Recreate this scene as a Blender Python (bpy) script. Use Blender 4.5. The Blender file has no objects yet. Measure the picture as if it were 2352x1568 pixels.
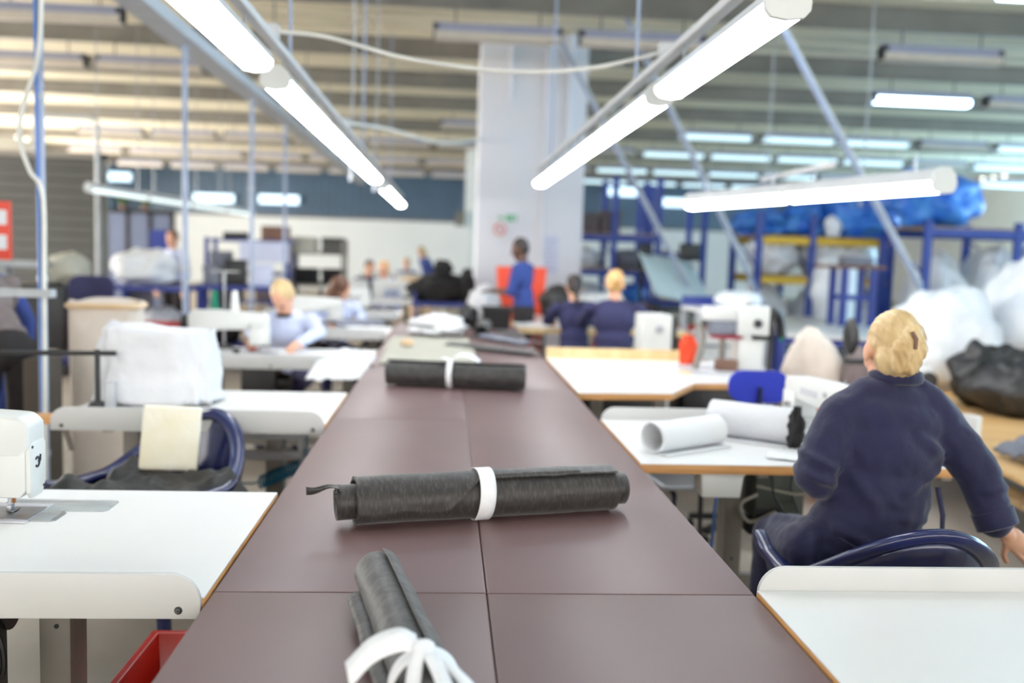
import bpy, bmesh, math, random
import numpy as np
from mathutils import Vector, Matrix, noise

# ------------------------------------------------------------------ camera, world, exposure
scene = bpy.context.scene
col = scene.collection
cam_data = bpy.data.cameras.new('camera')
cam = bpy.data.objects.new('camera', cam_data)
col.objects.link(cam)
cam_data.sensor_width = 36.0
cam_data.lens = 2150.0 / 2352.0 * 36.0
cam_data.clip_start = 0.05
cam_data.clip_end = 200
cam.matrix_world = Matrix(((0.997127, -0.024928, -0.071526, 0.0),
                           (-0.068814, 0.096524, -0.992949, 0.0),
                           (0.031656, 0.995018, 0.094531, 1.52),
                           (0, 0, 0, 1)))
cam_data.dof.use_dof = True
cam_data.dof.focus_distance = 2.2
cam_data.dof.aperture_fstop = 1.5
cam_data.dof.aperture_blades = 0
scene.camera = cam

world = bpy.data.worlds.new('world')
scene.world = world
world.use_nodes = True
bgn = world.node_tree.nodes['Background']
bgn.inputs[0].default_value = (1.0, 0.975, 0.94, 1)
bgn.inputs[1].default_value = 13.0

scene.view_settings.view_transform = 'Standard'
scene.view_settings.look = 'None'
scene.view_settings.gamma = 1.0
scene.view_settings.use_curve_mapping = False
scene.view_settings.exposure = 0.35
scene.cycles.max_bounces = 5
scene.cycles.diffuse_bounces = 3
scene.cycles.glossy_bounces = 2
scene.cycles.adaptive_threshold = 0.02
scene.cycles.use_light_tree = False
scene.cycles.transmission_bounces = 4
scene.cycles.sample_clamp_indirect = 6.0
scene.cycles.caustics_reflective = False
scene.cycles.caustics_refractive = False
R = math.radians
PI = math.pi
LAMP = 13.0        # strength of the bench lamps' diffusers
BATTEN = 10.0       # strength of the lit ceiling battens

# ------------------------------------------------------------------ materials
def lin(c):
    return tuple((v / 255 / 12.92) if v / 255 <= 0.04045 else ((v / 255 + 0.055) / 1.055) ** 2.4 for v in c)

MATS = {}
def mat(name, rgb, rough=0.5, metal=0.0, var=0.06, scale=6.0, bump=0.0, bscale=60.0, spec=0.5, coat=0.0,
        emit=0.0, trans=0.0, alpha=1.0, stretch=None, sheen=0.0, rgb2=None, detail=4.0, lo=0.35, hi=0.65):
    if name in MATS:
        return MATS[name]
    m = bpy.data.materials.new(name)
    m.use_nodes = True
    nt = m.node_tree
    b = nt.nodes['Principled BSDF']
    c = lin(rgb)
    b.inputs['Roughness'].default_value = rough
    b.inputs['Metallic'].default_value = metal
    b.inputs['Specular IOR Level'].default_value = spec
    b.inputs['Coat Weight'].default_value = coat
    b.inputs['Coat Roughness'].default_value = 0.12
    b.inputs['Sheen Weight'].default_value = sheen
    b.inputs['Transmission Weight'].default_value = trans
    b.inputs['Alpha'].default_value = alpha
    tc = nt.nodes.new('ShaderNodeTexCoord')
    mp = nt.nodes.new('ShaderNodeMapping')
    nt.links.new(tc.outputs['Object'], mp.inputs['Vector'])
    if stretch:
        mp.inputs['Scale'].default_value = stretch
    nz = nt.nodes.new('ShaderNodeTexNoise')
    nz.inputs['Scale'].default_value = scale
    nz.inputs['Detail'].default_value = detail
    nt.links.new(mp.outputs[0], nz.inputs['Vector'])
    rp = nt.nodes.new('ShaderNodeValToRGB')
    c2 = lin(rgb2) if rgb2 else tuple(min(1, v * (1 + var)) for v in c)
    c1 = c if rgb2 else tuple(v * (1 - var) for v in c)
    rp.color_ramp.elements[0].position = lo
    rp.color_ramp.elements[1].position = hi
    rp.color_ramp.elements[0].color = (*c1, 1)
    rp.color_ramp.elements[1].color = (*c2, 1)
    nt.links.new(nz.outputs['Fac'], rp.inputs[0])
    nt.links.new(rp.outputs[0], b.inputs['Base Color'])
    if bump:
        n2 = nt.nodes.new('ShaderNodeTexNoise')
        n2.inputs['Scale'].default_value = bscale
        n2.inputs['Detail'].default_value = 3.0
        nt.links.new(mp.outputs[0], n2.inputs['Vector'])
        bp = nt.nodes.new('ShaderNodeBump')
        bp.inputs['Strength'].default_value = bump
        bp.inputs['Distance'].default_value = 0.3 / bscale
        nt.links.new(n2.outputs['Fac'], bp.inputs['Height'])
        nt.links.new(bp.outputs[0], b.inputs['Normal'])
    if emit:
        b.inputs['Emission Color'].default_value = (*c, 1)
        b.inputs['Emission Strength'].default_value = emit
    MATS[name] = m
    return m

mat('vinyl', (113, 88, 87), 0.43, var=0.05, scale=2.5, bump=0.12, bscale=400)
mat('laminate', (232, 231, 229), 0.32, var=0.012, scale=3)
mat('guard', (198, 197, 195), 0.45, var=0.02, scale=4)
mat('wood_edge', (208, 152, 92), 0.5, var=0.15, scale=4, stretch=(1, 1, 12))
mat('birch', (222, 182, 126), 0.5, rgb2=(206, 160, 100), scale=2.2, stretch=(1, 5, 5), bump=0.05)
mat('pale_wood', (232, 205, 155), 0.5, rgb2=(218, 184, 128), scale=3, stretch=(6, 1, 1))
mat('rough_wood', (190, 160, 115), 0.7, rgb2=(150, 118, 80), scale=5, stretch=(1, 6, 6), bump=0.2)
mat('steel_paint', (128, 122, 114), 0.45, var=0.05)
mat('grey_paint', (176, 178, 182), 0.45, var=0.04)
mat('chrome', (190, 190, 195), 0.2, metal=1.0, var=0.05)
mat('steel', (150, 150, 152), 0.35, metal=0.9, var=0.08, scale=30)
mat('dark_steel', (40, 40, 42), 0.45, var=0.1)
mat('black_plastic', (22, 22, 24), 0.4, var=0.1)
mat('black_cloth', (30, 29, 30), 0.85, var=0.25, scale=9, bump=0.4, bscale=14)
mat('nonwoven', (43, 38, 36), 0.5, rgb2=(80, 76, 73), scale=60, stretch=(2.6, 0.7, 0.7), bump=0.35, bscale=110, sheen=0.15, lo=0.45, hi=0.85)
mat('nonwoven_fold', (40, 38, 37), 0.55, rgb2=(62, 59, 57), scale=30, bump=0.5, bscale=16, sheen=0.15)
mat('nonwoven_sheet', (30, 28, 27), 0.55, rgb2=(44, 42, 40), scale=24, bump=0.5, bscale=16)
mat('tape', (240, 240, 242), 0.8, var=0.03, scale=40, bump=0.15, bscale=200)
mat('navy_plastic', (24, 32, 82), 0.22, var=0.06, coat=0.25)
mat('machine_white', (214, 214, 210), 0.35, var=0.02)
mat('machine_grey', (190, 190, 194), 0.4, var=0.03)
mat('red_plastic', (196, 44, 30), 0.35, var=0.08)
mat('orange_cloth', (236, 78, 40), 0.8, var=0.12, scale=10)
mat('cream_foam', (236, 226, 196), 0.75, rgb2=(244, 240, 226), scale=4, bump=0.35, bscale=18)
mat('coverall', (23, 23, 60), 0.82, var=0.14, scale=5, bump=0.35, bscale=22, sheen=0.2)
mat('navy_cloth', (48, 48, 86), 0.82, var=0.12, scale=6, bump=0.3, bscale=20)
mat('blue_cloth', (46, 66, 132), 0.8, var=0.1, scale=7, bump=0.3, bscale=18)
mat('pale_blue_cloth', (198, 206, 232), 0.8, var=0.05, scale=7, bump=0.3, bscale=18)
mat('light_blue_cloth', (132, 164, 232), 0.8, var=0.05)
mat('taupe_knit', (118, 106, 104), 0.9, var=0.1, scale=12, bump=0.4, bscale=90)
mat('dark_trousers', (38, 32, 32), 0.85, var=0.15, scale=8, bump=0.3, bscale=18)
mat('jeans', (44, 66, 130), 0.85, var=0.15, scale=14)
mat('pink_cloth', (226, 168, 206), 0.8, var=0.06)
mat('purple_cloth', (140, 40, 120), 0.8, var=0.06)
mat('skin', (222, 168, 138), 0.5, var=0.06, scale=16, bump=0.06)
mat('skin_dark', (92, 60, 44), 0.5, var=0.08, scale=16)
mat('lips', (180, 96, 88), 0.45)
mat('eye', (34, 28, 26), 0.2)
mat('hair_blonde', (222, 196, 148), 0.45, rgb2=(178, 142, 90), scale=14, stretch=(1, 1, 0.25), bump=0.5, bscale=50)
mat('hair_ginger', (206, 150, 90), 0.45, rgb2=(226, 190, 130), scale=14, stretch=(1, 1, 0.25), bump=0.5, bscale=50)
mat('hair_brown', (74, 46, 34), 0.45, rgb2=(102, 66, 46), scale=16, stretch=(1, 1, 0.25), bump=0.5, bscale=50)
mat('hair_dark', (38, 28, 24), 0.5, var=0.2, scale=16)
mat('sole', (30, 30, 30), 0.7)
mat('white_sheet', (210, 210, 213), 0.75, var=0.04, scale=3, bump=0.4, bscale=10)
mat('white_film', (224, 229, 236), 0.35, rgb2=(238, 241, 244), scale=6, bump=0.6, bscale=16)
mat('blue_film', (30, 96, 206), 0.4, rgb2=(78, 148, 226), scale=5, bump=0.6, bscale=12)
mat('paper_white', (224, 224, 225), 0.7, var=0.02)
mat('sheer_grey', (176, 174, 160), 0.8, var=0.06, scale=5, bump=0.3, bscale=20)
mat('kraft', (214, 190, 160), 0.8, rgb2=(204, 172, 132), scale=3, bump=0.25, bscale=12)
mat('sack', (208, 196, 184), 0.8, var=0.06, scale=4, bump=0.3, bscale=14)
mat('office_blue', (38, 54, 176), 0.75, var=0.05, scale=60)
mat('rack_blue', (38, 66, 150), 0.45, var=0.06)
mat('frame_blue', (46, 62, 140), 0.45, var=0.06)
mat('yellow_paint', (214, 176, 40), 0.5, var=0.06)
mat('tube_grey', (168, 172, 176), 0.45, var=0.05)
mat('conduit', (150, 160, 182), 0.45, var=0.06)
mat('cable_blue', (70, 116, 190), 0.4)
mat('cable_white', (216, 214, 206), 0.5)
mat('cable_black', (28, 28, 28), 0.5)
mat('hose_blue', (22, 112, 152), 0.3)
mat('green_sign', (40, 172, 110), 0.5, var=0.02)
mat('red_sign', (222, 110, 110), 0.5, var=0.02)
mat('notice', (206, 210, 232), 0.6, var=0.03)
mat('red_board', (222, 74, 54), 0.5, var=0.05)
mat('concrete', (158, 147, 132), 0.6, rgb2=(182, 172, 158), scale=1.6, bump=0.1, bscale=30, detail=9, lo=0.3, hi=0.7)
mat('ceiling_sheet', (226, 216, 190), 0.7, rgb2=(202, 193, 168), scale=0.7, stretch=(0.5, 3, 1), detail=6)
mat('beam', (128, 122, 112), 0.6, var=0.1, scale=2)
mat('wall_white', (234, 234, 230), 0.7, var=0.02, scale=1.0)
mat('column_white', (224, 224, 230), 0.65, var=0.015, scale=1.0)
mat('cladding', (82, 104, 124), 0.32, var=0.1, scale=1.0)
mat('shutter', (70, 70, 67), 0.5, var=0.06, scale=1.5)
mat('batten_body', (150, 152, 172), 0.5, var=0.03)
mat('batten_off', (196, 186, 172), 0.5, var=0.03)
mat('batten_on', (186, 218, 250), 0.5, var=0.0, emit=BATTEN)
mat('batten_dim', (196, 220, 224), 0.5, var=0.0, emit=1.1)
mat('diffuser', (252, 253, 255), 0.5, var=0.0, emit=LAMP)
mat('diffuser_weak', (226, 238, 236), 0.5, var=0.0, emit=0.9)
mat('lamp_body', (196, 196, 196), 0.45, var=0.03)
mat('glint_glow', (206, 232, 248), 0.4, var=0.0, emit=1.6)  # glow of the strips that stand in for cladding reflections
mat('ink', (22, 22, 40), 0.5)
mat('amber_plastic', (190, 120, 62), 0.35)
mat('clear_plastic', (206, 212, 212), 0.15, var=0.02, alpha=0.45)
mat('smoke_bag', (20, 20, 21), 0.4, rgb2=(48, 47, 48), scale=7, bump=0.7, bscale=12)
mat('thread_white', (236, 236, 232), 0.8, bump=0.3, bscale=90)
mat('thread_green', (20, 120, 96), 0.8, bump=0.3, bscale=90)
mat('thread_black', (26, 26, 30), 0.8, bump=0.3, bscale=90)
mat('brown_box', (120, 88, 74), 0.7, var=0.08)
mat('grey_cloth', (120, 122, 134), 0.85, var=0.14, scale=9, bump=0.4, bscale=16)
mat('leaf', (70, 118, 58), 0.6, var=0.2)
MT = MATS
tint = bpy.data.materials.new('cool_fill_pane')  # blue tint added so light from the right comes in cooler
tint.use_nodes = True
_t = tint.node_tree.nodes.new('ShaderNodeBsdfTransparent')
_t.inputs[0].default_value = (0.62, 0.84, 1.0, 1)
_g = tint.node_tree.nodes.new('ShaderNodeBsdfGlossy')
_g.inputs['Roughness'].default_value = 0.05
_m = tint.node_tree.nodes.new('ShaderNodeMixShader')
_m.inputs[0].default_value = 0.05
tint.node_tree.links.new(_t.outputs[0], _m.inputs[1])
tint.node_tree.links.new(_g.outputs[0], _m.inputs[2])
tint.node_tree.links.new(_m.outputs[0], tint.node_tree.nodes['Material Output'].inputs['Surface'])
MATS['cool_fill_pane'] = tint

# ------------------------------------------------------------------ mesh builder
def frame_for(d):
    d = Vector(d).normalized()
    a = Vector((0, 0, 1)) if abs(d.z) < 0.95 else Vector((1, 0, 0))
    u = d.cross(a).normalized()
    return d, u, d.cross(u).normalized()

class MB:
    def __init__(s):
        s.v, s.f = [], []
    def add(s, vs, fs, M=None):
        o = len(s.v)
        for p in vs:
            p = Vector(p)
            s.v.append(tuple(M @ p) if M else tuple(p))
        s.f += [tuple(i + o for i in q) for q in fs]
        return s
    def box(s, x0, y0, z0, x1, y1, z1, M=None):
        vs = [(x, y, z) for z in (z0, z1) for y in (y0, y1) for x in (x0, x1)]
        return s.add(vs, [(0, 2, 3, 1), (4, 5, 7, 6), (0, 1, 5, 4), (2, 6, 7, 3), (0, 4, 6, 2), (1, 3, 7, 5)], M)
    def cbox(s, c, d, M=None):
        return s.box(c[0] - d[0] / 2, c[1] - d[1] / 2, c[2] - d[2] / 2, c[0] + d[0] / 2, c[1] + d[1] / 2, c[2] + d[2] / 2, M)
    def bar(s, p0, p1, w, h):
        p0, p1 = Vector(p0), Vector(p1)
        d, u, w2 = frame_for(p1 - p0)
        vs = []
        for p in (p0, p1):
            for a, b in ((-1, -1), (1, -1), (1, 1), (-1, 1)):
                vs.append(p + u * (a * w / 2) + w2 * (b * h / 2))
        return s.add(vs, [(3, 2, 1, 0), (4, 5, 6, 7), (0, 1, 5, 4), (1, 2, 6, 5), (2, 3, 7, 6), (3, 0, 4, 7)])
    def cyl(s, p0, p1, r0, r1=None, n=14):
        r1 = r0 if r1 is None else r1
        p0, p1 = Vector(p0), Vector(p1)
        d, u, w = frame_for(p1 - p0)
        vs = [p + (u * math.cos(2 * PI * i / n) + w * math.sin(2 * PI * i / n)) * r for p, r in ((p0, r0), (p1, r1)) for i in range(n)]
        fs = [(i, (i + 1) % n, n + (i + 1) % n, n + i) for i in range(n)]
        fs += [tuple(range(n))[::-1], tuple(range(n, 2 * n))]
        return s.add(vs, fs)
    def tube(s, pts, r, n=8, closed=False, flat=1.0):
        pts = [Vector(p) for p in pts]
        N = len(pts)
        rs = r if isinstance(r, (list, tuple)) else [r] * N
        vs, u = [], None
        for i, p in enumerate(pts):
            a = pts[(i - 1) % N] if (closed or i > 0) else p
            b = pts[(i + 1) % N] if (closed or i < N - 1) else p
            d = (b - a).normalized()
            if u is None:
                _, u, _ = frame_for(d)
            u = (u - d * u.dot(d))
            u = u.normalized() if u.length > 1e-6 else frame_for(d)[1]
            w = d.cross(u)
            for k in range(n):
                t = 2 * PI * k / n
                vs.append(p + (u * math.cos(t) + w * math.sin(t) * flat) * rs[i])
        fs = []
        for i in range(N if closed else N - 1):
            for k in range(n):
                j = (i + 1) % N
                fs.append((i * n + k, i * n + (k + 1) % n, j * n + (k + 1) % n, j * n + k))
        if not closed:
            fs += [tuple(range(n))[::-1], tuple(range((N - 1) * n, N * n))]
        return s.add(vs, fs)
    def lathe(s, prof, n=20, M=None):
        vs = [(r * math.cos(2 * PI * i / n), r * math.sin(2 * PI * i / n), z) for r, z in prof for i in range(n)]
        fs = [(j * n + i, j * n + (i + 1) % n, (j + 1) * n + (i + 1) % n, (j + 1) * n + i) for j in range(len(prof) - 1) for i in range(n)]
        fs += [tuple(range(n))[::-1], tuple(range((len(prof) - 1) * n, len(prof) * n))]
        return s.add(vs, fs, M)
    def prism(s, poly, a0, a1, axis='z', M=None):
        n = len(poly)
        put = {'z': lambda p, a: (p[0], p[1], a), 'y': lambda p, a: (p[0], a, p[1]), 'x': lambda p, a: (a, p[0], p[1])}[axis]
        vs = [put(p, a0) for p in poly] + [put(p, a1) for p in poly]
        fs = [(i, (i + 1) % n, n + (i + 1) % n, n + i) for i in range(n)] + [tuple(range(n))[::-1], tuple(range(n, 2 * n))]
        return s.add(vs, fs, M)
    def grid(s, fn, nu, nv, M=None, wrapv=False):
        vs = [fn(i / (nu - 1), j / (nv if wrapv else nv - 1)) for i in range(nu) for j in range(nv)]
        fs = [(i * nv + j, i * nv + (j + 1) % nv, (i + 1) * nv + (j + 1) % nv, (i + 1) * nv + j)
              for i in range(nu - 1) for j in range(nv if wrapv else nv - 1)]
        return s.add(vs, fs, M)
    def ball(s, c, r, nu=16, nv=10, M=None, fn=None):
        rx, ry, rz = r if isinstance(r, (tuple, list)) else (r, r, r)
        vs, fs = [], []
        for j in range(nv + 1):
            ph = -PI / 2 + PI * j / nv
            for i in range(nu):
                th = 2 * PI * i / nu
                d = Vector((math.cos(ph) * math.cos(th), math.cos(ph) * math.sin(th), math.sin(ph)))
                k = fn(d) if fn else 1.0
                vs.append((c[0] + d.x * rx * k, c[1] + d.y * ry * k, c[2] + d.z * rz * k))
        for j in range(nv):
            for i in range(nu):
                fs.append((j * nu + i, j * nu + (i + 1) % nu, (j + 1) * nu + (i + 1) % nu, (j + 1) * nu + i))
        return s.add(vs, fs, M)
    def build(s, name, m, parent=None, bevel=0.0, seg=2, angle=35, solid=0.0, loc=None, sub=0, rotz=0.0):
        me = bpy.data.meshes.new(name)
        bm = bmesh.new()
        bv = [bm.verts.new(p) for p in s.v]
        for q in s.f:
            try:
                bm.faces.new([bv[i] for i in q])
            except ValueError:
                pass
        bmesh.ops.remove_doubles(bm, verts=bm.verts, dist=1e-6)
        bmesh.ops.recalc_face_normals(bm, faces=bm.faces)
        if bevel:
            es = [e for e in bm.edges if len(e.link_faces) == 2 and e.calc_face_angle(0) > 0.5]
            bmesh.ops.bevel(bm, geom=es, offset=bevel, segments=seg, profile=0.5, affect='EDGES', clamp_overlap=True)
        bm.to_mesh(me)
        bm.free()
        return finish(name, me, m, parent, angle, solid, loc, sub, rotz)

def finish(name, me, m, parent=None, angle=35, solid=0.0, loc=None, sub=0, rotz=0.0):
    if len(me.polygons):
        me.polygons.foreach_set('use_smooth', [True] * len(me.polygons))
        me.set_sharp_from_angle(angle=R(angle))
    if m:
        me.materials.append(MT[m] if isinstance(m, str) else m)
    o = bpy.data.objects.new(name, me)
    col.objects.link(o)
    if parent:
        o.parent = parent
    if loc is not None:
        o.location = loc
    o.rotation_euler = (0, 0, rotz)
    if solid:
        md = o.modifiers.new('thickness', 'SOLIDIFY')
        md.thickness = solid
        md.offset = 0
    if sub:
        md = o.modifiers.new('smooth', 'SUBSURF')
        md.levels = md.render_levels = sub
    return o

def thing(name, label, cat, loc=(0, 0, 0), rotz=0.0, group=None):
    o = bpy.data.objects.new(name, None)
    o.empty_display_size = 0.1
    col.objects.link(o)
    o.location = loc
    o.rotation_euler = (0, 0, rotz)
    o['label'] = label
    o['category'] = cat
    if group:
        o['group'] = group
    return o

def tag(o, label, cat, group=None):
    o['label'] = label
    o['category'] = cat
    if group:
        o['group'] = group
    return o

def struct(o, label=None, cat=None):
    o['kind'] = 'structure'
    if label:
        o['label'] = label
    if cat:
        o['category'] = cat
    return o

def copy_tree(o, parent=None, loc=None, rotz=None, label=None):
    c = o.copy()
    col.objects.link(c)
    if parent:
        c.parent = parent
    if loc is not None:
        c.location = loc
    if rotz is not None:
        c.rotation_euler = (0, 0, rotz)
    if label:
        c['label'] = label
    for ch in list(o.children):
        copy_tree(ch, c)
    return c

ORD = ['first', 'second', 'third', 'fourth', 'fifth', 'sixth', 'seventh', 'eighth', 'ninth', 'tenth', 'eleventh', 'twelfth',
       'thirteenth', 'fourteenth', 'fifteenth', 'sixteenth', 'seventeenth', 'eighteenth', 'nineteenth', 'twentieth', 'twenty-first', 'twenty-second']

def nz(x, y, z=0.0):
    return noise.noise(Vector((x, y, z)))

def ribbon(mb, pts, wid, wdir):
    """flat strip along pts; wid and wdir may be single or per point"""
    pts = [Vector(p) for p in pts]
    n = len(pts)
    ws = wid if isinstance(wid, list) else [wid] * n
    ds = wdir if isinstance(wdir, list) else [wdir] * n
    vs = []
    for p, w, d in zip(pts, ws, ds):
        d = Vector(d).normalized()
        vs += [p - d * w / 2, p, p + d * w / 2]
    fs = []
    for i in range(n - 1):
        for k in (0, 1):
            fs.append((i * 3 + k, i * 3 + k + 1, i * 3 + k + 4, i * 3 + k + 3))
    return mb.add(vs, fs)

def spline(ctrl, n=24):
    """Catmull-Rom through control points"""
    P = [Vector(p) for p in ctrl]
    P = [P[0] * 2 - P[1]] + P + [P[-1] * 2 - P[-2]]
    out = []
    segs = len(P) - 3
    for k in range(n):
        t = k / (n - 1) * segs
        i = min(int(t), segs - 1)
        t -= i
        a, b, c, d = P[i:i + 4]
        out.append(0.5 * ((2 * b) + (c - a) * t + (2 * a - 5 * b + 4 * c - d) * t * t + (3 * b - a - 3 * c + d) * t ** 3))
    return out

def round_rect(w, h, r, n=5, corners=(1, 1, 1, 1)):
    """outline centred on 0, corners bl, br, tr, tl"""
    pts = []
    for (cx, cy, a0, k) in ((-1, -1, 180, 0), (1, -1, 270, 1), (1, 1, 0, 2), (-1, 1, 90, 3)):
        if not corners[k]:
            pts.append((cx * w / 2, cy * h / 2))
            continue
        for i in range(n + 1):
            a = R(a0 + 90 * i / n)
            pts.append((cx * (w / 2 - r) + r * math.cos(a), cy * (h / 2 - r) + r * math.sin(a)))
    return pts

# ------------------------------------------------------------------ soft forms (remeshed from overlapping solids)
def cap_mesh(mb, p0, p1, r0, r1, n=14):
    p0, p1 = Vector(p0), Vector(p1)
    d, u, w = frame_for(p1 - p0)
    rings = []
    for a in (-90, -60, -30, 0):
        rings.append((p0 + d * (r0 * math.sin(R(a))), max(1e-4, r0 * math.cos(R(a)))))
    for a in (0, 30, 60, 90):
        rings.append((p1 + d * (r1 * math.sin(R(a))), max(1e-4, r1 * math.cos(R(a)))))
    vs = [p + (u * math.cos(2 * PI * i / n) + w * math.sin(2 * PI * i / n)) * r for p, r in rings for i in range(n)]
    fs = [(j * n + i, j * n + (i + 1) % n, (j + 1) * n + (i + 1) % n, (j + 1) * n + i) for j in range(len(rings) - 1) for i in range(n)]
    fs += [tuple(range(n))[::-1], tuple(range((len(rings) - 1) * n, len(rings) * n))]
    mb.add(vs, fs)

def prim_dist(p, C):
    if p[0] == 'cap':
        a, b = np.array(p[1]), np.array(p[2])
        ab = b - a
        t = np.clip(((C - a) @ ab) / max(1e-9, ab @ ab), 0, 1)
        return np.linalg.norm(C - a - t[:, None] * ab, axis=1) - (p[3] + (p[4] - p[3]) * t)
    c, r = np.array(p[1]), np.array(p[2])
    q = C - c
    if p[3] is not None:
        q = q @ np.array(p[3])
    k = np.linalg.norm(q / r, axis=1)
    return (k - 1) * r.min()

def soft_mesh(name, prims, voxel, smooth=4, disp=None):
    """prims: ('cap',p0,p1,r0,r1,mat) / ('ell',c,r,rot3x3 or None,mat). One continuous remeshed surface with a material per region."""
    mb = MB()
    for p in prims:
        if p[0] == 'cap':
            cap_mesh(mb, *p[1:5])
        else:
            M = Matrix.Translation(p[1])
            if p[3] is not None:
                M = M @ Matrix(p[3]).to_4x4()
            mb.ball((0, 0, 0), p[2], 20, 12, M)
    me = bpy.data.meshes.new(name)
    me.from_pydata([tuple(v) for v in mb.v], [], mb.f)
    o = bpy.data.objects.new(name + '_source', me)
    col.objects.link(o)
    md = o.modifiers.new('r', 'REMESH')
    md.mode = 'VOXEL'
    md.voxel_size = voxel
    sm = o.modifiers.new('s', 'SMOOTH')
    sm.iterations = smooth
    sm.factor = 0.5
    dg = bpy.context.evaluated_depsgraph_get()
    out = bpy.data.meshes.new_from_object(o.evaluated_get(dg))
    bpy.data.objects.remove(o)
    bpy.data.meshes.remove(me)
    if disp:
        n = len(out.vertices)
        co = np.empty(n * 3)
        no = np.empty(n * 3)
        out.vertices.foreach_get('co', co)
        out.vertices.foreach_get('normal', no)
        co, no = co.reshape(-1, 3), no.reshape(-1, 3)
        d = np.array([disp(Vector(c)) for c in co])
        out.vertices.foreach_set('co', (co + no * d[:, None]).ravel())
    out.materials.clear()
    names = []
    for p in prims:
        if p[5 if p[0] == 'cap' else 4] not in names:
            names.append(p[5 if p[0] == 'cap' else 4])
    for k in names:
        out.materials.append(MT[k])
    if len(names) > 1:
        nf = len(out.polygons)
        C = np.empty(nf * 3)
        out.polygons.foreach_get('center', C)
        C = C.reshape(-1, 3)
        best = np.full(nf, 1e9)
        idx = np.zeros(nf, dtype=np.int32)
        for p in prims:
            d = prim_dist(p, C)
            k = names.index(p[5 if p[0] == 'cap' else 4])
            w = d < best
            best[w] = d[w]
            idx[w] = k
        out.polygons.foreach_set('material_index', idx)
    out.polygons.foreach_set('use_smooth', [True] * len(out.polygons))
    return out

def join_meshes(name, meshes):
    """several meshes -> one mesh, materials merged"""
    mats, vs, fs, mi = [], [], [], []
    for me in meshes:
        off = len(vs)
        remap = []
        for m in me.materials:
            if m not in mats:
                mats.append(m)
            remap.append(mats.index(m))
        vs += [tuple(v.co) for v in me.vertices]
        for p in me.polygons:
            fs.append(tuple(i + off for i in p.vertices))
            mi.append(remap[p.material_index])
        bpy.data.meshes.remove(me)
    out = bpy.data.meshes.new(name)
    out.from_pydata(vs, [], fs)
    for m in mats:
        out.materials.append(m)
    out.polygons.foreach_set('material_index', mi)
    out.polygons.foreach_set('use_smooth', [True] * len(fs))
    return out

def link(name, me, parent=None, loc=None, rotz=0.0):
    o = bpy.data.objects.new(name, me)
    col.objects.link(o)
    if parent:
        o.parent = parent
    if loc is not None:
        o.location = loc
    o.rotation_euler = (0, 0, rotz)
    return o

def lump(name, m, c, r, seed=0, amp=0.25, freq=1.6, parent=None, nu=44, nv=28, floor=True, pinch=0.0):
    """crumpled bag or heap of cloth: a noisy ellipsoid flattened where it rests; c = centre of the base"""
    rnd = Vector((seed * 7.3, seed * 3.1, seed * 1.7))
    def fn(d):
        q = d * freq + rnd
        k = 1 + amp * (noise.noise(q) + 0.5 * noise.noise(q * 2.3) + 0.3 * (0.5 - abs(noise.noise(q * 3.1))) + 0.22 * (0.4 - abs(noise.noise(q * 6.3))))
        return k
    mb = MB()
    mb.ball((0, 0, r[2] * 0.86), r, nu, nv, None, fn)
    if floor:
        mb.v = [(x, y, max(0.0, z)) for x, y, z in mb.v]
    if pinch:
        top = r[2] * 1.86
        mb.v = [(x * (1 - pinch * max(0, (z / top - 0.55) / 0.45) ** 1.0), y * (1 - pinch * max(0, (z / top - 0.55) / 0.45)), z) for x, y, z in mb.v]
    return mb.build(name, m, parent, angle=60, loc=c)

# ------------------------------------------------------------------ the hall
CEIL = 4.5
XL, XR, YB, YF = -13.0, 18.0, -5.0, 37.0
mb = MB()
mb.box(XL, YB, -0.2, XR, YF, 0.0)
struct(mb.build('floor', 'concrete'), 'worn beige concrete floor', 'floor')

def ribbed(y0, y1, period, depth):
    pts, y = [], y0
    while y < y1:
        pts += [(y, 0), (y + period * 0.55, 0), (y + period * 0.62, depth), (y + period * 0.93, depth)]
        y += period
    return pts + [(y1, 0)]
mb = MB()
prof = ribbed(YB, YF, 0.62, 0.05)
poly = [(y, CEIL + d) for y, d in prof] + [(YF, CEIL + 0.2), (YB, CEIL + 0.2)]
vs = [(x, y, z) for x in (XL, XR) for y, z in [(p[0], p[1]) for p in poly]]
n = len(poly)
mb.add(vs, [(i, i + 1, n + i + 1, n + i) for i in range(n - 1)])
ceiling = struct(mb.build('ceiling', 'ceiling_sheet', angle=20), 'grey brown ribbed sheet metal ceiling', 'ceiling')
ROWS = (10.9, 13.7, 16.2, 18.7, 22.2, 26.8, 31.0)
for y in (8.2,) + ROWS + (34.4,):
    b = MB()
    b.box(XL, y - 0.05, 4.24, XR, y + 0.05, 4.27).box(XL, y - 0.012, 4.27, XR, y + 0.012, 4.47).box(XL, y - 0.05, 4.47, XR, y + 0.05, 4.5)
    o = b.build('beam', 'beam', ceiling)

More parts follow.
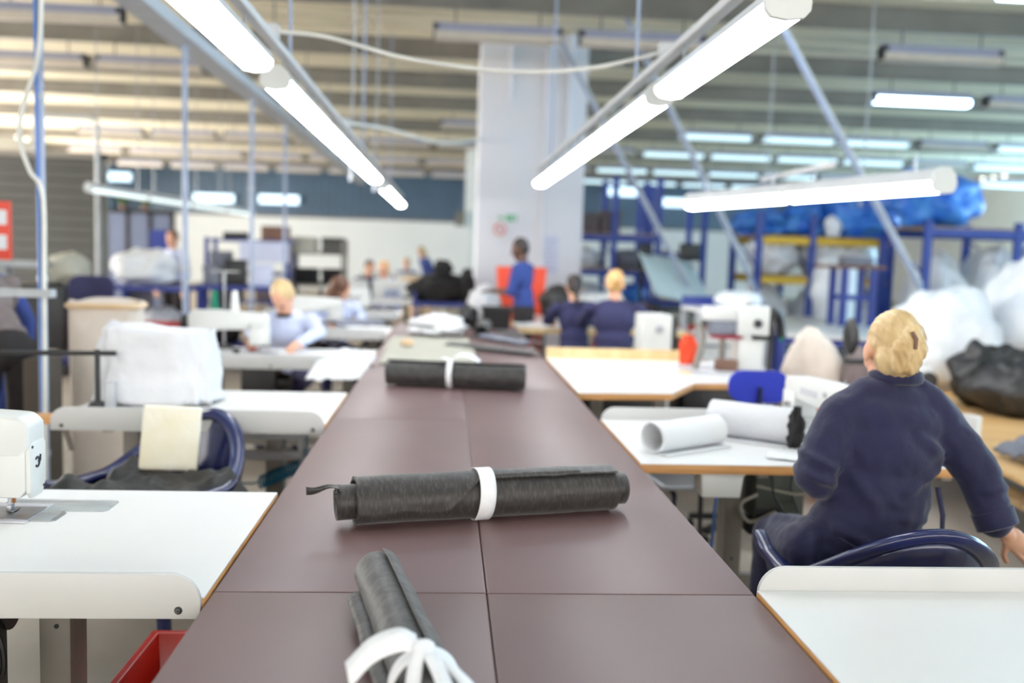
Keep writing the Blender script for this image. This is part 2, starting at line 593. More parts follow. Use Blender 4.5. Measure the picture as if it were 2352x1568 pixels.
# back wall: white below, blue-grey ribbed cladding above
mb = MB()
mb.box(XL, YF, 0, XR, YF + 0.2, 2.65)
back = struct(mb.build('wall_back', 'wall_white'), 'white far wall with blue grey cladding above', 'wall')
mb = MB()
x, k = XL, 0
prof = []
while x < XR:
    prof += [(x, YF + 0.06), (x + 0.14, YF + 0.06), (x + 0.18, YF - 0.01), (x + 0.26, YF - 0.01)]
    x += 0.3
vs = [(a, b, z) for z in (2.65, CEIL) for a, b in prof]
n = len(prof)
mb.add(vs, [(i, i + 1, n + i + 1, n + i) for i in range(n - 1)])
mb.build('cladding', 'cladding', back, angle=20)
MB().box(XL, YF - 0.04, 2.6, XR, YF + 0.02, 2.68).build('ledge', 'steel_paint', back)
wl = struct(MB().box(XL - 0.2, YB, 3.1, XL, YF, CEIL).build('wall_left', 'wall_white'), 'plain white wall above openings added at far left to let in light', 'wall')  # bays below stay open, added out of view to light the far hall
MB().box(XL - 0.2, YB, 0, XL, 8.0, 3.1).build('solid_bay', 'wall_white', wl)
MB().box(XL - 0.2, 32.0, 0, XL, YF, 3.1).build('solid_bay', 'wall_white', wl)
for y in (15.2, 22.4, 29.6):
    MB().box(XL - 0.2, y, 0, XL, y + 0.3, 3.1).build('pier', 'wall_white', wl)
wf = struct(MB().box(XL - 0.2, YB - 0.2, 0, XR + 0.2, YB, 1.75).build('wall_front', 'wall_white'), 'white wall behind the camera with a long opening added for fill light', 'wall')  # open band added out of view to light camera-facing sides
MB().box(XL - 0.2, YB - 0.2, 2.5, XR + 0.2, YB, CEIL).build('lintel', 'wall_white', wf)
for k in range(12):
    MB().box(XL + 0.3 + 2.7 * k, YB - 0.15, 1.75, XL + 0.42 + 2.7 * k, YB - 0.05, 2.5).build('mullion', 'grey_paint', wf)
wr = struct(MB().box(XR, YB, 0, XR + 0.2, YF, 0.7).build('wall_right', 'wall_white'), 'white wall behind the blue racking with a long glazed band added for light', 'wall')
MB().box(XR, YB, 4.1, XR + 0.2, YF, CEIL).build('lintel', 'wall_white', wr)
MB().box(XR, 28, 0.7, XR + 0.2, YF, 4.1).build('end_bay', 'wall_white', wr)
MB().box(XR, YB, 0.7, XR + 0.2, 1.6, 4.1).build('end_bay', 'wall_white', wr)
for k in range(4):  # unseen windows added to bring cool light in from the right
    y = 1.6 + 6.6 * k
    w_ = struct(MB().box(XR + 0.06, y, 0.7, XR + 0.14, y + 0.12, 4.1).build('window_%d' % (k + 1), 'grey_paint'), '%s unseen steel framed window from the camera, added in the right wall for cool light' % ORD[k], 'window')
    for yy in (0.0, 2.2, 4.4):
        for z0, z1 in ((0.7, 2.4), (2.48, 4.1)):
            MB().box(XR + 0.095, y + yy + 0.02, z0, XR + 0.105, y + yy + 2.18, z1).build('pane', 'cool_fill_pane', w_)
    for yy in (2.2, 4.4):
        MB().box(XR + 0.06, y + yy - 0.04, 0.7, XR + 0.14, y + yy + 0.04, 4.1).build('mullion', 'grey_paint', w_)
    MB().box(XR + 0.06, y, 2.4, XR + 0.14, y + 6.6, 2.48).build('transom', 'grey_paint', w_)

# grey slatted partition at the left
part = struct(MB().box(-9.4, 16.02, 0, -5.7, 16.2, 2.85).build('wall_partition', 'shutter'), 'grey slatted partition at the left of the hall', 'wall')
slat = MB()
slat.prism([(15.99, 0), (16.02, 0), (16.02, 0.17), (16.0, 0.16)], -9.38, -5.78, 'x')
s0 = slat.build('slat', 'shutter', part)
for i in range(1, 16):
    c = s0.copy()
    col.objects.link(c)
    c.location = (0, 0, i * 0.177)
s0.location = (0, 0, 0.0)
MB().box(-5.78, 15.94, 0, -5.66, 16.2, 2.9).build('post', 'steel_paint', part)
MB().box(-9.4, 15.94, 2.83, -5.66, 16.2, 2.93).build('rail', 'steel_paint', part)
g = thing('pipe_frame', 'pale pipe bent over the top of the grey partition', 'pipe', (-6.2, 15.9, 2.9))
mb = MB()
mb.tube([(-0.5, 0, 0.58), (0.35, 0, 0.58), (0.45, 0, 0.55), (0.48, 0, 0.46), (0.48, 0, -2.9)], 0.04, 10)
mb.build('pipe', 'tube_grey', g)
MB().tube([(-0.5, 0, 0.0), (-0.5, 0, 0.62)], 0.035, 8).build('bracket', 'tube_grey', g)

# columns
c = struct(MB().box(0.40, 13.0, 0, 1.865, 13.9, CEIL).build('column', 'column_white', bevel=0.01), 'broad white painted column in the middle of the hall', 'column')
for x, z0, r in ((0.81, 3.55, 0.035), (1.31, 1.15, 0.028), (1.62, 2.9, 0.035)):
    b = MB()
    b.tube([(x, 12.965, z0), (x, 12.965, CEIL)], r, 10)
    b.build('conduit', 'column_white', c)
MB().box(1.30, 12.99, 0.0, 1.34, 13.02, CEIL).build('cover_strip', 'column_white', c)
MB().box(0.38, 12.96, 3.02, 1.885, 13.92, 3.06).build('collar', 'column_white', c)
c = struct(MB().box(0.47, 26.0, 0, 1.3, 26.6, CEIL).build('column', 'wall_white'), 'slim white column behind the broad one', 'column')
MB().box(0.2, 25.9, 2.2, 0.46, 26.1, 2.6).build('junction_box', 'beam', c)

# signs on the column
def plate(name, label, cat, c, w, h, m, y=12.985):
    g = thing(name, label, cat, (c[0], y, c[2]))
    MB().prism([(a, b) for a, b in round_rect(w, h, min(w, h) * 0.15)], -0.006, 0.006, 'y').build('panel', m, g)
    return g
p = (0.804, 13, 1.994)
g = plate('exit_sign', 'small green and white exit sign on the white column', 'sign', p, 0.30, 0.10, 'paper_white')
MB().box(0.0, -0.012, -0.045, 0.14, -0.005, 0.045).build('green_field', 'green_sign', g)
m_ = MB()                                     # running figure and arrow of the exit pictogram
m_.ball((0.045, -0.015, 0.028), 0.009, 8, 6).bar((0.045, -0.015, 0.02), (0.035, -0.015, -0.005), 0.012, 0.006)
m_.bar((0.035, -0.015, -0.005), (0.052, -0.015, -0.03), 0.008, 0.006).bar((0.035, -0.015, -0.005), (0.015, -0.015, -0.025), 0.008, 0.006)
m_.box(0.085, -0.018, -0.03, 0.12, -0.012, 0.035)
m_.build('pictogram', 'paper_white', g)
MB().prism([(-0.115, 0), (-0.08, 0.03), (-0.08, 0.012), (-0.03, 0.012), (-0.03, -0.012), (-0.08, -0.012), (-0.08, -0.03)], -0.012, -0.005, 'y').build('arrow', 'green_sign', g)
p = (0.719, 13, 1.812)
g = plate('prohibition_sign', 'faint round red prohibition sign below the exit sign', 'sign', p, 0.2, 0.26, 'paper_white')
ring = MB()
ring.tube([(0.075 * math.cos(2 * PI * i / 24), -0.01, 0.02 + 0.075 * math.sin(2 * PI * i / 24)) for i in range(24)], 0.011, 6, closed=True)
ring.bar((-0.05, -0.01, 0.07), (0.05, -0.01, -0.03), 0.014, 0.012)
ring.build('ring', 'red_sign', g)
p = (1.438, 13, 1.505)
g = plate('wall_notice', 'pale lilac printed notice hung on the white column', 'notice', p, 0.2, 0.52, 'notice')
for k in range(7):
    MB().box(-0.075, -0.009, 0.2 - k * 0.065, 0.06 - 0.02 * (k % 3), -0.005, 0.185 - k * 0.065).build('text_line', 'grey_paint', g)


def cladding_glint(p, lab, w=1.5):  # added glowing strip in place of a reflection on the cladding
    g = thing('cladding_glint', lab, 'lamp', (p[0], 36.78, p[2]), 0, 'glowing reflection strips on the far cladding')
    MB().box(-w / 2, 0.02, -0.1, w / 2, 0.2, 0.1).build('housing', 'grey_paint', g)
    MB().prism([(-0.06, -0.16), (0.02, -0.16), (0.02, 0.16), (-0.06, 0.16)], -w / 2, w / 2, 'x').build('diffuser', 'glint_glow', g)
cladding_glint((-12.599, 36.7, 3.901), 'leftmost glowing strip put in for a reflection high on the far blue cladding', 1.2)
cladding_glint((-8.926, 36.7, 3.218), 'glowing strip put in for a reflection on the far cladding above the dark screens')
cladding_glint((-6.477, 36.7, 3.255), 'glowing strip put in for a reflection on the far cladding left of the lamp row')
cladding_glint((6.714, 36.7, 4.027), 'glowing strip put in for a reflection on the far cladding just right of the column', 1.3)
cladding_glint((8.862, 36.7, 3.68), 'glowing strip put in for a reflection on the far cladding beside a blue rack post', 1.3)

# bench lamps: rows of long luminaires above the tables, along the hall
def bench_lamp(name, label, p0, p1, w=0.13, group=None, m='diffuser', hang=0.14):
    p0, p1 = Vector(p0), Vector(p1)
    L = (p1 - p0).length
    g = thing(name, label, 'lamp', p0, math.atan2(-(p1 - p0).x, (p1 - p0).y), group)
    h = MB()
    h.prism([(-w * 0.5, 0.0), (w * 0.5, 0.0), (w * 0.42, 0.035), (w * 0.2, 0.06), (-w * 0.2, 0.06), (-w * 0.42, 0.035)], 0.006, L - 0.006, 'y')
    h.build('housing', 'lamp_body', g)
    d = MB()
    d.prism([(w * 0.5, -0.001), (w * 0.49, -0.022), (w * 0.36, -0.042), (0, -0.05), (-w * 0.36, -0.042), (-w * 0.49, -0.022), (-w * 0.5, -0.001)], 0.02, L - 0.02, 'y')
    d.build('diffuser', m, g)
    for y in (-0.004, L - 0.018):
        e = MB()
        e.prism([(w * 0.52, 0.002), (w * 0.5, -0.024), (w * 0.37, -0.045), (0, -0.053), (-w * 0.37, -0.045), (-w * 0.5, -0.024), (-w * 0.52, 0.002), (-w * 0.44, 0.038), (-w * 0.2, 0.064), (w * 0.2, 0.064), (w * 0.44, 0.038)], y, y + 0.022, 'y')
        e.build('end_cap', 'machine_white', g)
    for y in (0.25, L - 0.25):
        MB().tube([(0, y, 0.06), (0, y, hang)], 0.006, 6).build('hanger', 'steel', g)
    return g
def lamp_row(x, spans, z, side):
    for k, (a, b) in enumerate(spans):
        bench_lamp('bench_lamp', '%s lit bench lamp from the camera in the %s row' % (ORD[k], side), (x, a, z), (x, b, z), 0.14, 'bench lamps along the cutting table')
lamp_row(-0.83, [(2.6, 4.15), (4.58, 6.12), (6.14, 7.68), (7.7, 9.24), (9.26, 10.8), (12.1, 13.6), (13.65, 15.15), (15.2, 16.7)], 2.3, 'left')
lamp_row(1.01, [(2.85, 4.37), (4.58, 6.1), (6.12, 7.64), (7.66, 9.18), (9.2, 10.45)], 2.3, 'right')
ln = bench_lamp('bench_lamp', 'nearer of two lit lamps above the right-hand benches', (2.94, 5.44, 2.02), (2.565, 6.9, 2.02), 0.15, 'lamps above the right benches')
lf = bench_lamp('bench_lamp', 'farther of two lit lamps above the right-hand benches', (2.56, 6.92, 2.02), (2.19, 8.39, 2.02), 0.15, 'lamps above the right benches')
ln.scale = lf.scale = (1.15, 1, 1.35)
for k in range(4):
    a, b = Vector((-4.07, 10.98, 2.1)), Vector((-3.69, 18.15, 2.1))
    bench_lamp('slim_lamp', '%s slim dim lamp from the left in the low row by the partition' % ORD[k], a.lerp(b, k / 4 + 0.004), a.lerp(b, (k + 1) / 4 - 0.004), 0.085, 'slim lamps by the partition', 'diffuser_weak', CEIL - 2.1)
# rails that carry the rows
def rail(label, x, y0, y1, z, w=0.05, m='lamp_body', cat='rail'):
    g = thing('support_rail', label, cat, (x, y0, z))
    mb = MB()
    mb.box(-w / 2, 0, 0, w / 2, y1 - y0, 0.035)
    mb.build('channel', m, g, bevel=0.004)
    for k in range(int((y1 - y0) // 4.2) + 1):
        y = 2.5 + k * 4.2
        if y < y1 - y0:
            MB().tube([(0, y, 0.03), (0, y, CEIL - z)], 0.009, 8).build('drop_rod', 'conduit', g)
    return g
rail('grey rail carrying the left row of bench lamps', -0.83, 2.5, 17.0, 2.44)
rail('grey rail carrying the right row of bench lamps', 1.01, 2.7, 10.7, 2.44)
rail('short rail carrying the lamps above the right-hand benches', 2.565, 6.2, 7.6, 2.16)

# cable tray with its vertical drop pipes at the left
g = thing('cable_tray', 'long grey cable tray running over the left sewing tables', 'cable tray', (-2.04, 2.5, 3.02))
mb = MB()
mb.prism([(-0.10, 0), (0.10, 0), (0.10, 0.09), (0.09, 0.09), (0.09, 0.01), (-0.09, 0.01), (-0.09, 0.09), (-0.10, 0.09)], 0, 20.0, 'y')
mb.build('channel', 'tube_grey', g)
mb = MB()
mb.tube([(-0.03, 0.1 + 0.5 * i, 0.04 + 0.02 * nz(i * 0.7, 3)) for i in range(40)], 0.022, 6)
mb.build('cable', 'cable_white', g)
mb = MB()
mb.tube([(0.04 + 0.02 * nz(i * 0.4, 8), 0.1 + 0.5 * i, 0.035) for i in range(40)], 0.016, 6)
mb.build('cable', 'cable_blue', g)
for k in range(8):
    MB().tube([(0, 1.2 + 2.5 * k, 0.08), (0, 1.2 + 2.5 * k, CEIL - 3.02)], 0.01, 6).build('hanger', 'steel', g)
for k, (y, zb, lab) in enumerate(((4.9, 0.0, 'pale blue drop pipe nearest the camera with a loose white cable'), (7.5, 0.0, 'second pale blue drop pipe behind the white sheeted machine'),
                                  (10.0, 0.78, 'third pale blue drop pipe hanging from the cable tray'), (12.0, 0.78, 'fourth and farthest pale blue drop pipe under the cable tray'))):
    g = thing('drop_pipe', lab, 'pipe', (-2.04, y, zb), 0, 'drop pipes under the cable tray')
    mb = MB()
    mb.tube([(0, 0, 0.0), (0, 0, 3.02 - zb)], 0.021, 10)
    mb.build('pipe', 'conduit', g)
    if k == 0:
        pts = spline([(0.03, -0.02, 2.95), (0.02, -0.025, 2.55), (-0.005, -0.03, 2.35), (-0.07, -0.03, 2.15), (-0.085, -0.03, 2.0), (-0.04, -0.03, 1.85), (0.02, -0.028, 1.72), (0.018, -0.026, 1.2), (0.01, -0.026, 0.2)], 50)
        MB().tube(pts, 0.012, 8).build('loose_cable', 'cable_white', g)
        MB().tube([(-0.005, -0.026, 3.0), (0.0, -0.026, 0.4)], 0.008, 6).build('thin_cable', 'cable_blue', g)
        MB().box(-0.2, -0.05, 1.22, 0.06, 0.02, 1.26).build('bracket_arm', 'tube_grey', g)
    for z in (0.4, 1.3, 2.2):
        MB().cyl((0, 0, z), (0, 0, z + 0.03), 0.026).build('clip', 'tube_grey', g)

# slanting drop poles at the right
for k, (a, b, r, lab) in enumerate((((2.98, 9, 3.989), (4.7, 9, 1.282), 0.028, 'longest slanting white pole crossing the right lamps'),
                                    ((2.298, 11.5, 3.985), (3.647, 11.5, 1.555), 0.027, 'slanting pale blue pole left of the long slanting one'),
                                    ((1.859, 12.5, 3.525), (3.2, 12.5, 1.24), 0.027, 'slanting pale pole nearest the broad column'))):
    g = thing('slanting_pole', lab, 'pole', b, 0, 'slanting drop poles')
    d = Vector(a) - Vector(b)
    t = (CEIL - 0.02 - b[2]) / d.z
    MB().tube([(0, 0, 0), tuple(d * t)], r, 10).build('pole', 'conduit', g)
    MB().tube([tuple(d * 0.02 + Vector((0.04, 0, 0))), tuple(d * t + Vector((0.04, 0, 0)))], 0.012, 6).build('cable', 'cable_white', g)
    q = d * (-b[2] / d.z)
    MB().tube([(0, 0, 0), tuple(q)], r, 10).build('lower_pole', 'conduit', g)
    MB().cyl(tuple(q), (q.x, q.y, q.z + 0.02), 0.09).build('foot', 'conduit', g)

# thin drop wires and sagging cables
for k, (px, y, lab) in enumerate(((812, 9.0, 'thin grey wire hanging left of the column, nearer one'), (868, 10.5, 'thin grey wire hanging left of the column, farther one'),
                                  (1780, 11.0, 'thin pale wire hanging left of the long slanting pole'), (2005, 10.0, 'thin pale wire hanging right of the long slanting pole'))):
    top = {812: (-0.917, 9, 3.561), 868: (-0.808, 10.5, 3.913), 1780: (3.753, 11, 4.247), 2005: (4.481, 10, 4.05)}[px]
    g = thing('hanging_wire', lab, 'wire', (top[0], y, CEIL))
    MB().tube([(0, 0, 0), (0.01, 0, -1.0), (-0.01, 0, -2.3)], 0.008, 6).build('wire', 'tube_grey', g)
    MB().cyl((-0.01, 0, -2.3), (-0.01, 0, -2.36), 0.015).build('plug', 'tube_grey', g)
g = thing('sagging_cable', 'pale cable sagging from the left lamp rail to the right one', 'cable', (-0.83, 4.5, 2.5))
MB().tube(spline([(0.0, 0.0, 0.0), (0.25, 0.05, -0.005), (0.62, 0.1, -0.075), (1.1, 0.12, -0.11), (1.5, 0.1, -0.08), (1.84, 0.05, 0.0)], 40), 0.0095, 8).build('cable', 'cable_white', g)
for x in (0.0, 1.84):
    MB().box(x - 0.03, -0.03, -0.03, x + 0.03, 0.03, 0.03).build('terminal', 'lamp_body', g)
g = thing('sagging_cable', 'pale cable sagging from the lamp rail toward the column', 'cable', (-0.83, 7.6, 2.5))
MB().tube(spline([(0.0, 0.0, 0.0), (0.3, 0.8, 0.06), (0.75, 2.2, 0.12), (1.3, 5.36, 0.55)], 30), 0.012, 8).build('cable', 'cable_white', g)
MB().box(-0.03, -0.03, -0.03, 0.03, 0.03, 0.03).build('terminal', 'lamp_body', g)

# ceiling battens across the hall
def batten(label, x, y, lit, L=1.46):
    g = thing('ceiling_batten', label, 'lamp', (x, y, 3.93), 0, 'lit ceiling battens' if lit else 'unlit ceiling battens')
    MB().prism([(-0.09, 0.04), (0.09, 0.04), (0.06, 0.14), (-0.06, 0.14)], 0, L, 'x').build('body', 'batten_body', g)
    MB().prism([(-0.10, -0.02), (-0.06, -0.045), (0.06, -0.045), (0.10, -0.02), (0.09, 0.042), (-0.09, 0.042)], 0.02, L - 0.02, 'x').build('tube_cover', ('batten_on' if y < 18 else 'batten_dim') if lit else 'batten_off', g)
    for xx in (0.0, L - 0.06):
        MB().box(xx, -0.085, -0.03, xx + 0.06, 0.085, 0.12).build('end_cap', 'batten_body' if lit else 'dark_steel', g)
    for xx in (0.25, L - 0.25):
        MB().tube([(xx, 0, 0.14), (xx, 0, 0.33)], 0.008, 6).build('hanger', 'dark_steel', g)
rows = [
    (1.6, [(x, 1) for x in (-9.6, -7.2, -4.8, -2.4, 0.0, 2.4, 4.8, 7.2, 9.6)]),  # first three rows are out of view, added to brighten the foreground
    (5.0, [(x, 1) for x in (-9.6, -7.2, -4.8, -2.4, 0.0, 2.4, 4.8, 7.2, 9.6)]),
    (8.2, [(x, 1) for x in (-9.6, -7.2, -4.8, -2.4, 0.0, 2.4, 4.8, 7.2, 9.6)]),
    (10.9, [((-5.082, 10.9, 3.849)[0], 0), ((-0.218, 10.9, 3.962)[0], 0), ((1.44, 10.9, 4.041)[0], 0), ((4.997, 10.9, 4.159)[0], 0)]),
    (13.7, [((-6.517, 13.7, 3.767)[0], 0), ((-4.928, 13.7, 3.809)[0], 0), ((6.229, 13.7, 4.178)[0], 1), ((7.931, 13.7, 4.189)[0], 0)]),
    (18.7, [((-0.203, 18.7, 3.849)[0], 0), ((4.553, 18.7, 4.015)[0], 1), ((6.253, 18.7, 4.084)[0], 1), ((7.803, 18.7, 4.146)[0], 1), ((9.479, 18.7, 4.214)[0], 0), ((11.13, 18.7, 4.28)[0], 1)]),
]
for y, pitch, x0 in ((22.2, 1.62, -8.4), (26.8, 1.62, -10.4), (31.0, 1.66, -12.2)):
    xs = []
    x = x0
    while x < 1.12 * y * 0.5 + 0.6:
        lit = x > 1.4 and (int((x + 30) / 1.62) % 5 != 0)
        if not (0.3 < x < 0.5):
            xs.append((x, lit))
        x += pitch
    rows.append((y, xs))
for r, (y, xs) in enumerate(rows):
    for k, (x, lit) in enumerate(xs):
        if r < 3:
            lab = 'unseen lit batten added overhead for fill light, %s from the left in the %s row ahead of the camera' % (ORD[k], ORD[r])
        else:
            lab = '%s ceiling batten, %s from the left in the %s row in view' % ('lit' if lit else 'unlit', ORD[k], ORD[r - 3])
        batten(lab, x, y, lit)

# ------------------------------------------------------------------ the long padded cutting table
TT = 0.77
XA, XM, XB = -0.487, 0.106, 0.712
ct = thing('cutting_table', 'long cutting table padded with taupe vinyl panels down the middle', 'table', (XM, 0.3, 0))
def pad(x0, x1, y0, y1):
    b = MB()
    x0 -= XM; x1 -= XM; y0 -= 0.3; y1 -= 0.3
    b.box(x0 + 0.0004, y0 + 0.0004, TT - 0.045, x1 - 0.0004, y1 - 0.0004, TT)
    b.build('padded_panel', 'vinyl', ct, bevel=0.005, seg=3)
for y0, y1 in ((0.6, 2.004), (2.004, 4.115), (4.115, 6.2), (6.2, 8.3), (8.3, 9.55)):
    pad(XA, XM, y0, y1)
for y0, y1 in ((0.6, 2.002), (2.002, 5.12), (5.12, 7.9), (7.9, 9.55)):
    pad(XM, XB, y0, y1)
MB().box(XA - XM + 0.01, 0.3, TT - 0.075, XB - XM - 0.01, 9.25, TT - 0.045).build('deck', 'rough_wood', ct)
for y in (0.5, 2.7, 4.9, 7.1, 9.1):
    for x in (XA - XM + 0.09, XB - XM - 0.09):
        MB().box(x - 0.025, y - 0.025, 0, x + 0.025, y + 0.025, TT - 0.075).build('leg', 'steel_paint', ct)
    MB().box(XA - XM + 0.09, y - 0.02, 0.2, XB - XM - 0.09, y + 0.02, 0.24).build('cross_bar', 'steel_paint', ct)

# ------------------------------------------------------------------ rolls of fabric
def spiral(mb, L, r0, r1, turns, a_end, x0=0.0, flat=0.9, wob=0.02, seed=0, nl=56, per=28, lift=0.0, end_var=None, zc=None):
    n = int(turns * per)
    zc = r1 * flat if zc is None else zc
    def fn(u, v):
        ae = a_end + (end_var(u) if end_var else 0.0)
        a = ae - (1 - v) * turns * 2 * PI
        r = r0 + (r1 - r0) * v
        w = 1 + wob * nz(u * 5 + seed, math.cos(a) * 1.3 + seed, math.sin(a) * 1.3) + wob * 0.5 * nz(u * 16 + seed, math.cos(a) * 3, math.sin(a) * 3 + seed)
        r = r * w + lift * max(0, (v - 0.97) / 0.03) ** 2
        return (x0 + u * L + 0.006 * nz(v * 9 + seed, 2.0) * (1 if u > 0.5 else -1), r * math.cos(a), zc + r * flat * math.sin(a))
    return mb.grid(fn, nl, n)
def sm(t):
    t = max(0.0, min(1.0, t))
    return t * t * (3 - 2 * t)

a0, a1 = Vector((-0.235, 2.505, TT)), Vector((0.5, 2.69, TT))
ra = thing('fabric_roll', 'large black nonwoven roll tied with one flat white band across the table', 'fabric roll', a0, math.atan2(a1.y - a0.y, a1.x - a0.x), 'black nonwoven rolls')
LA = (a1 - a0).length
b = MB()
spiral(b, LA, 0.064, 0.075, 1.75, R(128), 0.0, 0.9, 0.03, 3, 90, 40, 0.006, lambda u: R(8) * nz(u * 9, 1) + R(75) * sm((0.47 - u) / 0.17))
b.build('outer_wrap', 'nonwoven', ra, solid=0.0022, angle=60)
b = MB()
spiral(b, LA + 0.085, 0.016, 0.058, 4.0, R(20), -0.048, 0.9, 0.02, 7, 40, 24, zc=0.068)
b.build('inner_roll', 'nonwoven', ra, solid=0.0018, angle=60)
b = MB()                                        # curled loose corner at the left end
def curl(u, v):
    t = u
    return (-0.045 - 0.085 * t, -0.02 + (v - 0.5) * 0.045 * (1 - 0.75 * t) - 0.01 * t, 0.112 - 0.012 * t + 0.02 * (abs(v - 0.5) * 2) ** 2 * t + 0.004 * math.sin(t * 6))
b.grid(curl, 12, 9)
b.build('loose_corner', 'nonwoven', ra, solid=0.0016)
b = MB()                                        # raised ragged cut edge on the upper side
def lip(u, v):
    a = R(122) - 0.012 * v / 0.06
    x = LA * (0.49 + 0.36 * u)
    r = 0.0765 + 0.004 * v * (0.6 + nz(u * 14, 4))
    return (x, r * math.cos(a) - 0.006 * v, 0.0675 + r * 0.9 * math.sin(a))
b.grid(lip, 40, 3)
b.build('cut_edge', 'nonwoven', ra, solid=0.0022)
def band(parent, x, w, r, flat, zc, m='tape', name='tie_band', skew=0.0):
    t = MB()
    def fn(u, v):
        a = 2 * PI * v
        rr = r * (1 + 0.012 * nz(v * 7, 3))
        return (x + (u - 0.5) * w + skew * math.sin(a), rr * math.cos(a), max(0.0012, zc + rr * flat * math.sin(a)))
    t.grid(fn, 4, 48, wrapv=True)
    return t.build(name, m, parent, solid=0.0016, angle=60)
bd = band(ra, LA * 0.47, 0.045, 0.0795, 0.91, 0.070, skew=0.006)
t = MB()
ribbon(t, spline([(LA * 0.455, 0.05, 0.125), (LA * 0.44, 0.085, 0.11), (LA * 0.425, 0.13, 0.085), (LA * 0.415, 0.165, 0.065)], 12), 0.03, (1, 0.15, 0.1))
t.build('tail', 'tape', bd, solid=0.0015)

# roll pointing at the camera, tied with a bow
rb0, rb1 = Vector((-0.135, 1.985, TT)), Vector((0.01, 1.32, TT))
rb = thing('fabric_roll', 'black nonwoven roll pointing at the camera, tied with a white bow', 'fabric roll', rb0, math.atan2(rb1.y - rb0.y, rb1.x - rb0.x), 'black nonwoven rolls')
LB = (rb1 - rb0).length
b = MB()
spiral(b, LB, 0.016, 0.053, 4.0, R(75), 0.0, 1.0, 0.05, 11, 60, 26, zc=0.054)
b.build('rolled_cloth', 'nonwoven_fold', rb, solid=0.002, angle=60)
b = MB()                                        # flat folded flap lying beside the roll
def flap(u, v):
    a = R(-90) * (1 - v) + R(-150) * v
    return (0.075 + u * (LB - 0.1), -0.018 - 0.052 * v + 0.004 * nz(u * 6, 2), 0.012 + 0.026 * math.sin(v * PI * 0.8) * (1 - 0.35 * u))
b.grid(flap, 30, 8)
b.build('folded_flap', 'nonwoven_fold', rb, solid=0.006, angle=60)
XK = 0.555
bd = band(rb, XK, 0.038, 0.0575, 1.0, 0.057)
k = MB()
def knot(u, v):
    a = 2 * PI * v
    x = (u - 0.5) * 0.05
    r = 0.0165 * math.sqrt(max(0.03, 1 - (2 * u - 1) ** 2)) * (1 + 0.15 * nz(v * 5, u * 4))
    return (XK + x, -0.006 + r * math.cos(a) * 1.2, 0.119 + r * math.sin(a) * 0.8)
k.grid(knot, 9, 16, wrapv=True)
k.build('knot', 'tape', bd, angle=60)
def bow(pts, wid, wd, name):
    t = MB()
    ribbon(t, spline(pts, 26), wid, wd)
    t.build(name, 'tape', bd, solid=0.0016, angle=70)
bow([(XK - 0.004, -0.012, 0.122), (XK - 0.012, -0.04, 0.132), (XK - 0.01, -0.085, 0.119), (XK + 0.005, -0.125, 0.089)], 0.042, (0.75, 0.1, -0.62), 'ribbon_tail')
bow([(XK, 0.0, 0.122), (XK + 0.025, 0.012, 0.118), (XK + 0.06, 0.028, 0.110), (XK + 0.1, 0.045, 0.096), (XK + 0.14, 0.05, 0.06)], 0.028, (0.25, 1, -0.25), 'ribbon_tail')
bow([(XK, -0.01, 0.122), (XK + 0.03, -0.022, 0.118), (XK + 0.07, -0.035, 0.09), (XK + 0.11, -0.048, 0.080), (XK + 0.15, -0.056, 0.04)], 0.026, (0.2, 1, 0.4), 'ribbon_loop')
bow([(XK, 0.0, 0.119), (XK + 0.03, 0.0, 0.121), (XK + 0.09, 0.004, 0.115), (XK + 0.16, 0.002, 0.111)], 0.024, (0, 1, 0.05), 'ribbon_loop')

# farther roll with a bow
rc0, rc1 = Vector((-0.315, 5.16, TT)), Vector((0.445, 5.06, TT))
rc = thing('fabric_roll', 'double black roll lying farther off across the table, white tie on top', 'fabric roll', rc0, math.atan2(rc1.y - rc0.y, rc1.x - rc0.x), 'black nonwoven rolls')
LC = (rc1 - rc0).length
b = MB()
spiral(b, LC, 0.02, 0.076, 4, R(100), 0.0, 0.95, 0.02, 21, 40, 22)
b.build('rolled_cloth', 'nonwoven_fold', rc, solid=0.002)
b = MB()
spiral(b, LC - 0.05, 0.015, 0.06, 3.4, R(60), 0.02, 0.9, 0.03, 25, 40, 22)
o = b.build('rolled_cloth', 'nonwoven_fold', rc, solid=0.002)
o.location = (0, 0.13, 0)
band(rc, LC * 0.46, 0.03, 0.08, 0.96, 0.074)
t = MB()
ribbon(t, spline([(LC * 0.46, 0.0, 0.15), (LC * 0.41, -0.02, 0.165), (LC * 0.37, -0.02, 0.15)], 10), 0.035, (0.2, 1, 0.1))
ribbon(t, spline([(LC * 0.46, 0.02, 0.15), (LC * 0.52, 0.03, 0.18), (LC * 0.6, 0.05, 0.17), (LC * 0.66, 0.06, 0.14)], 12), 0.05, (0.25, 1, 0.25))
t.build('bow', 'tape', rc, solid=0.0016)

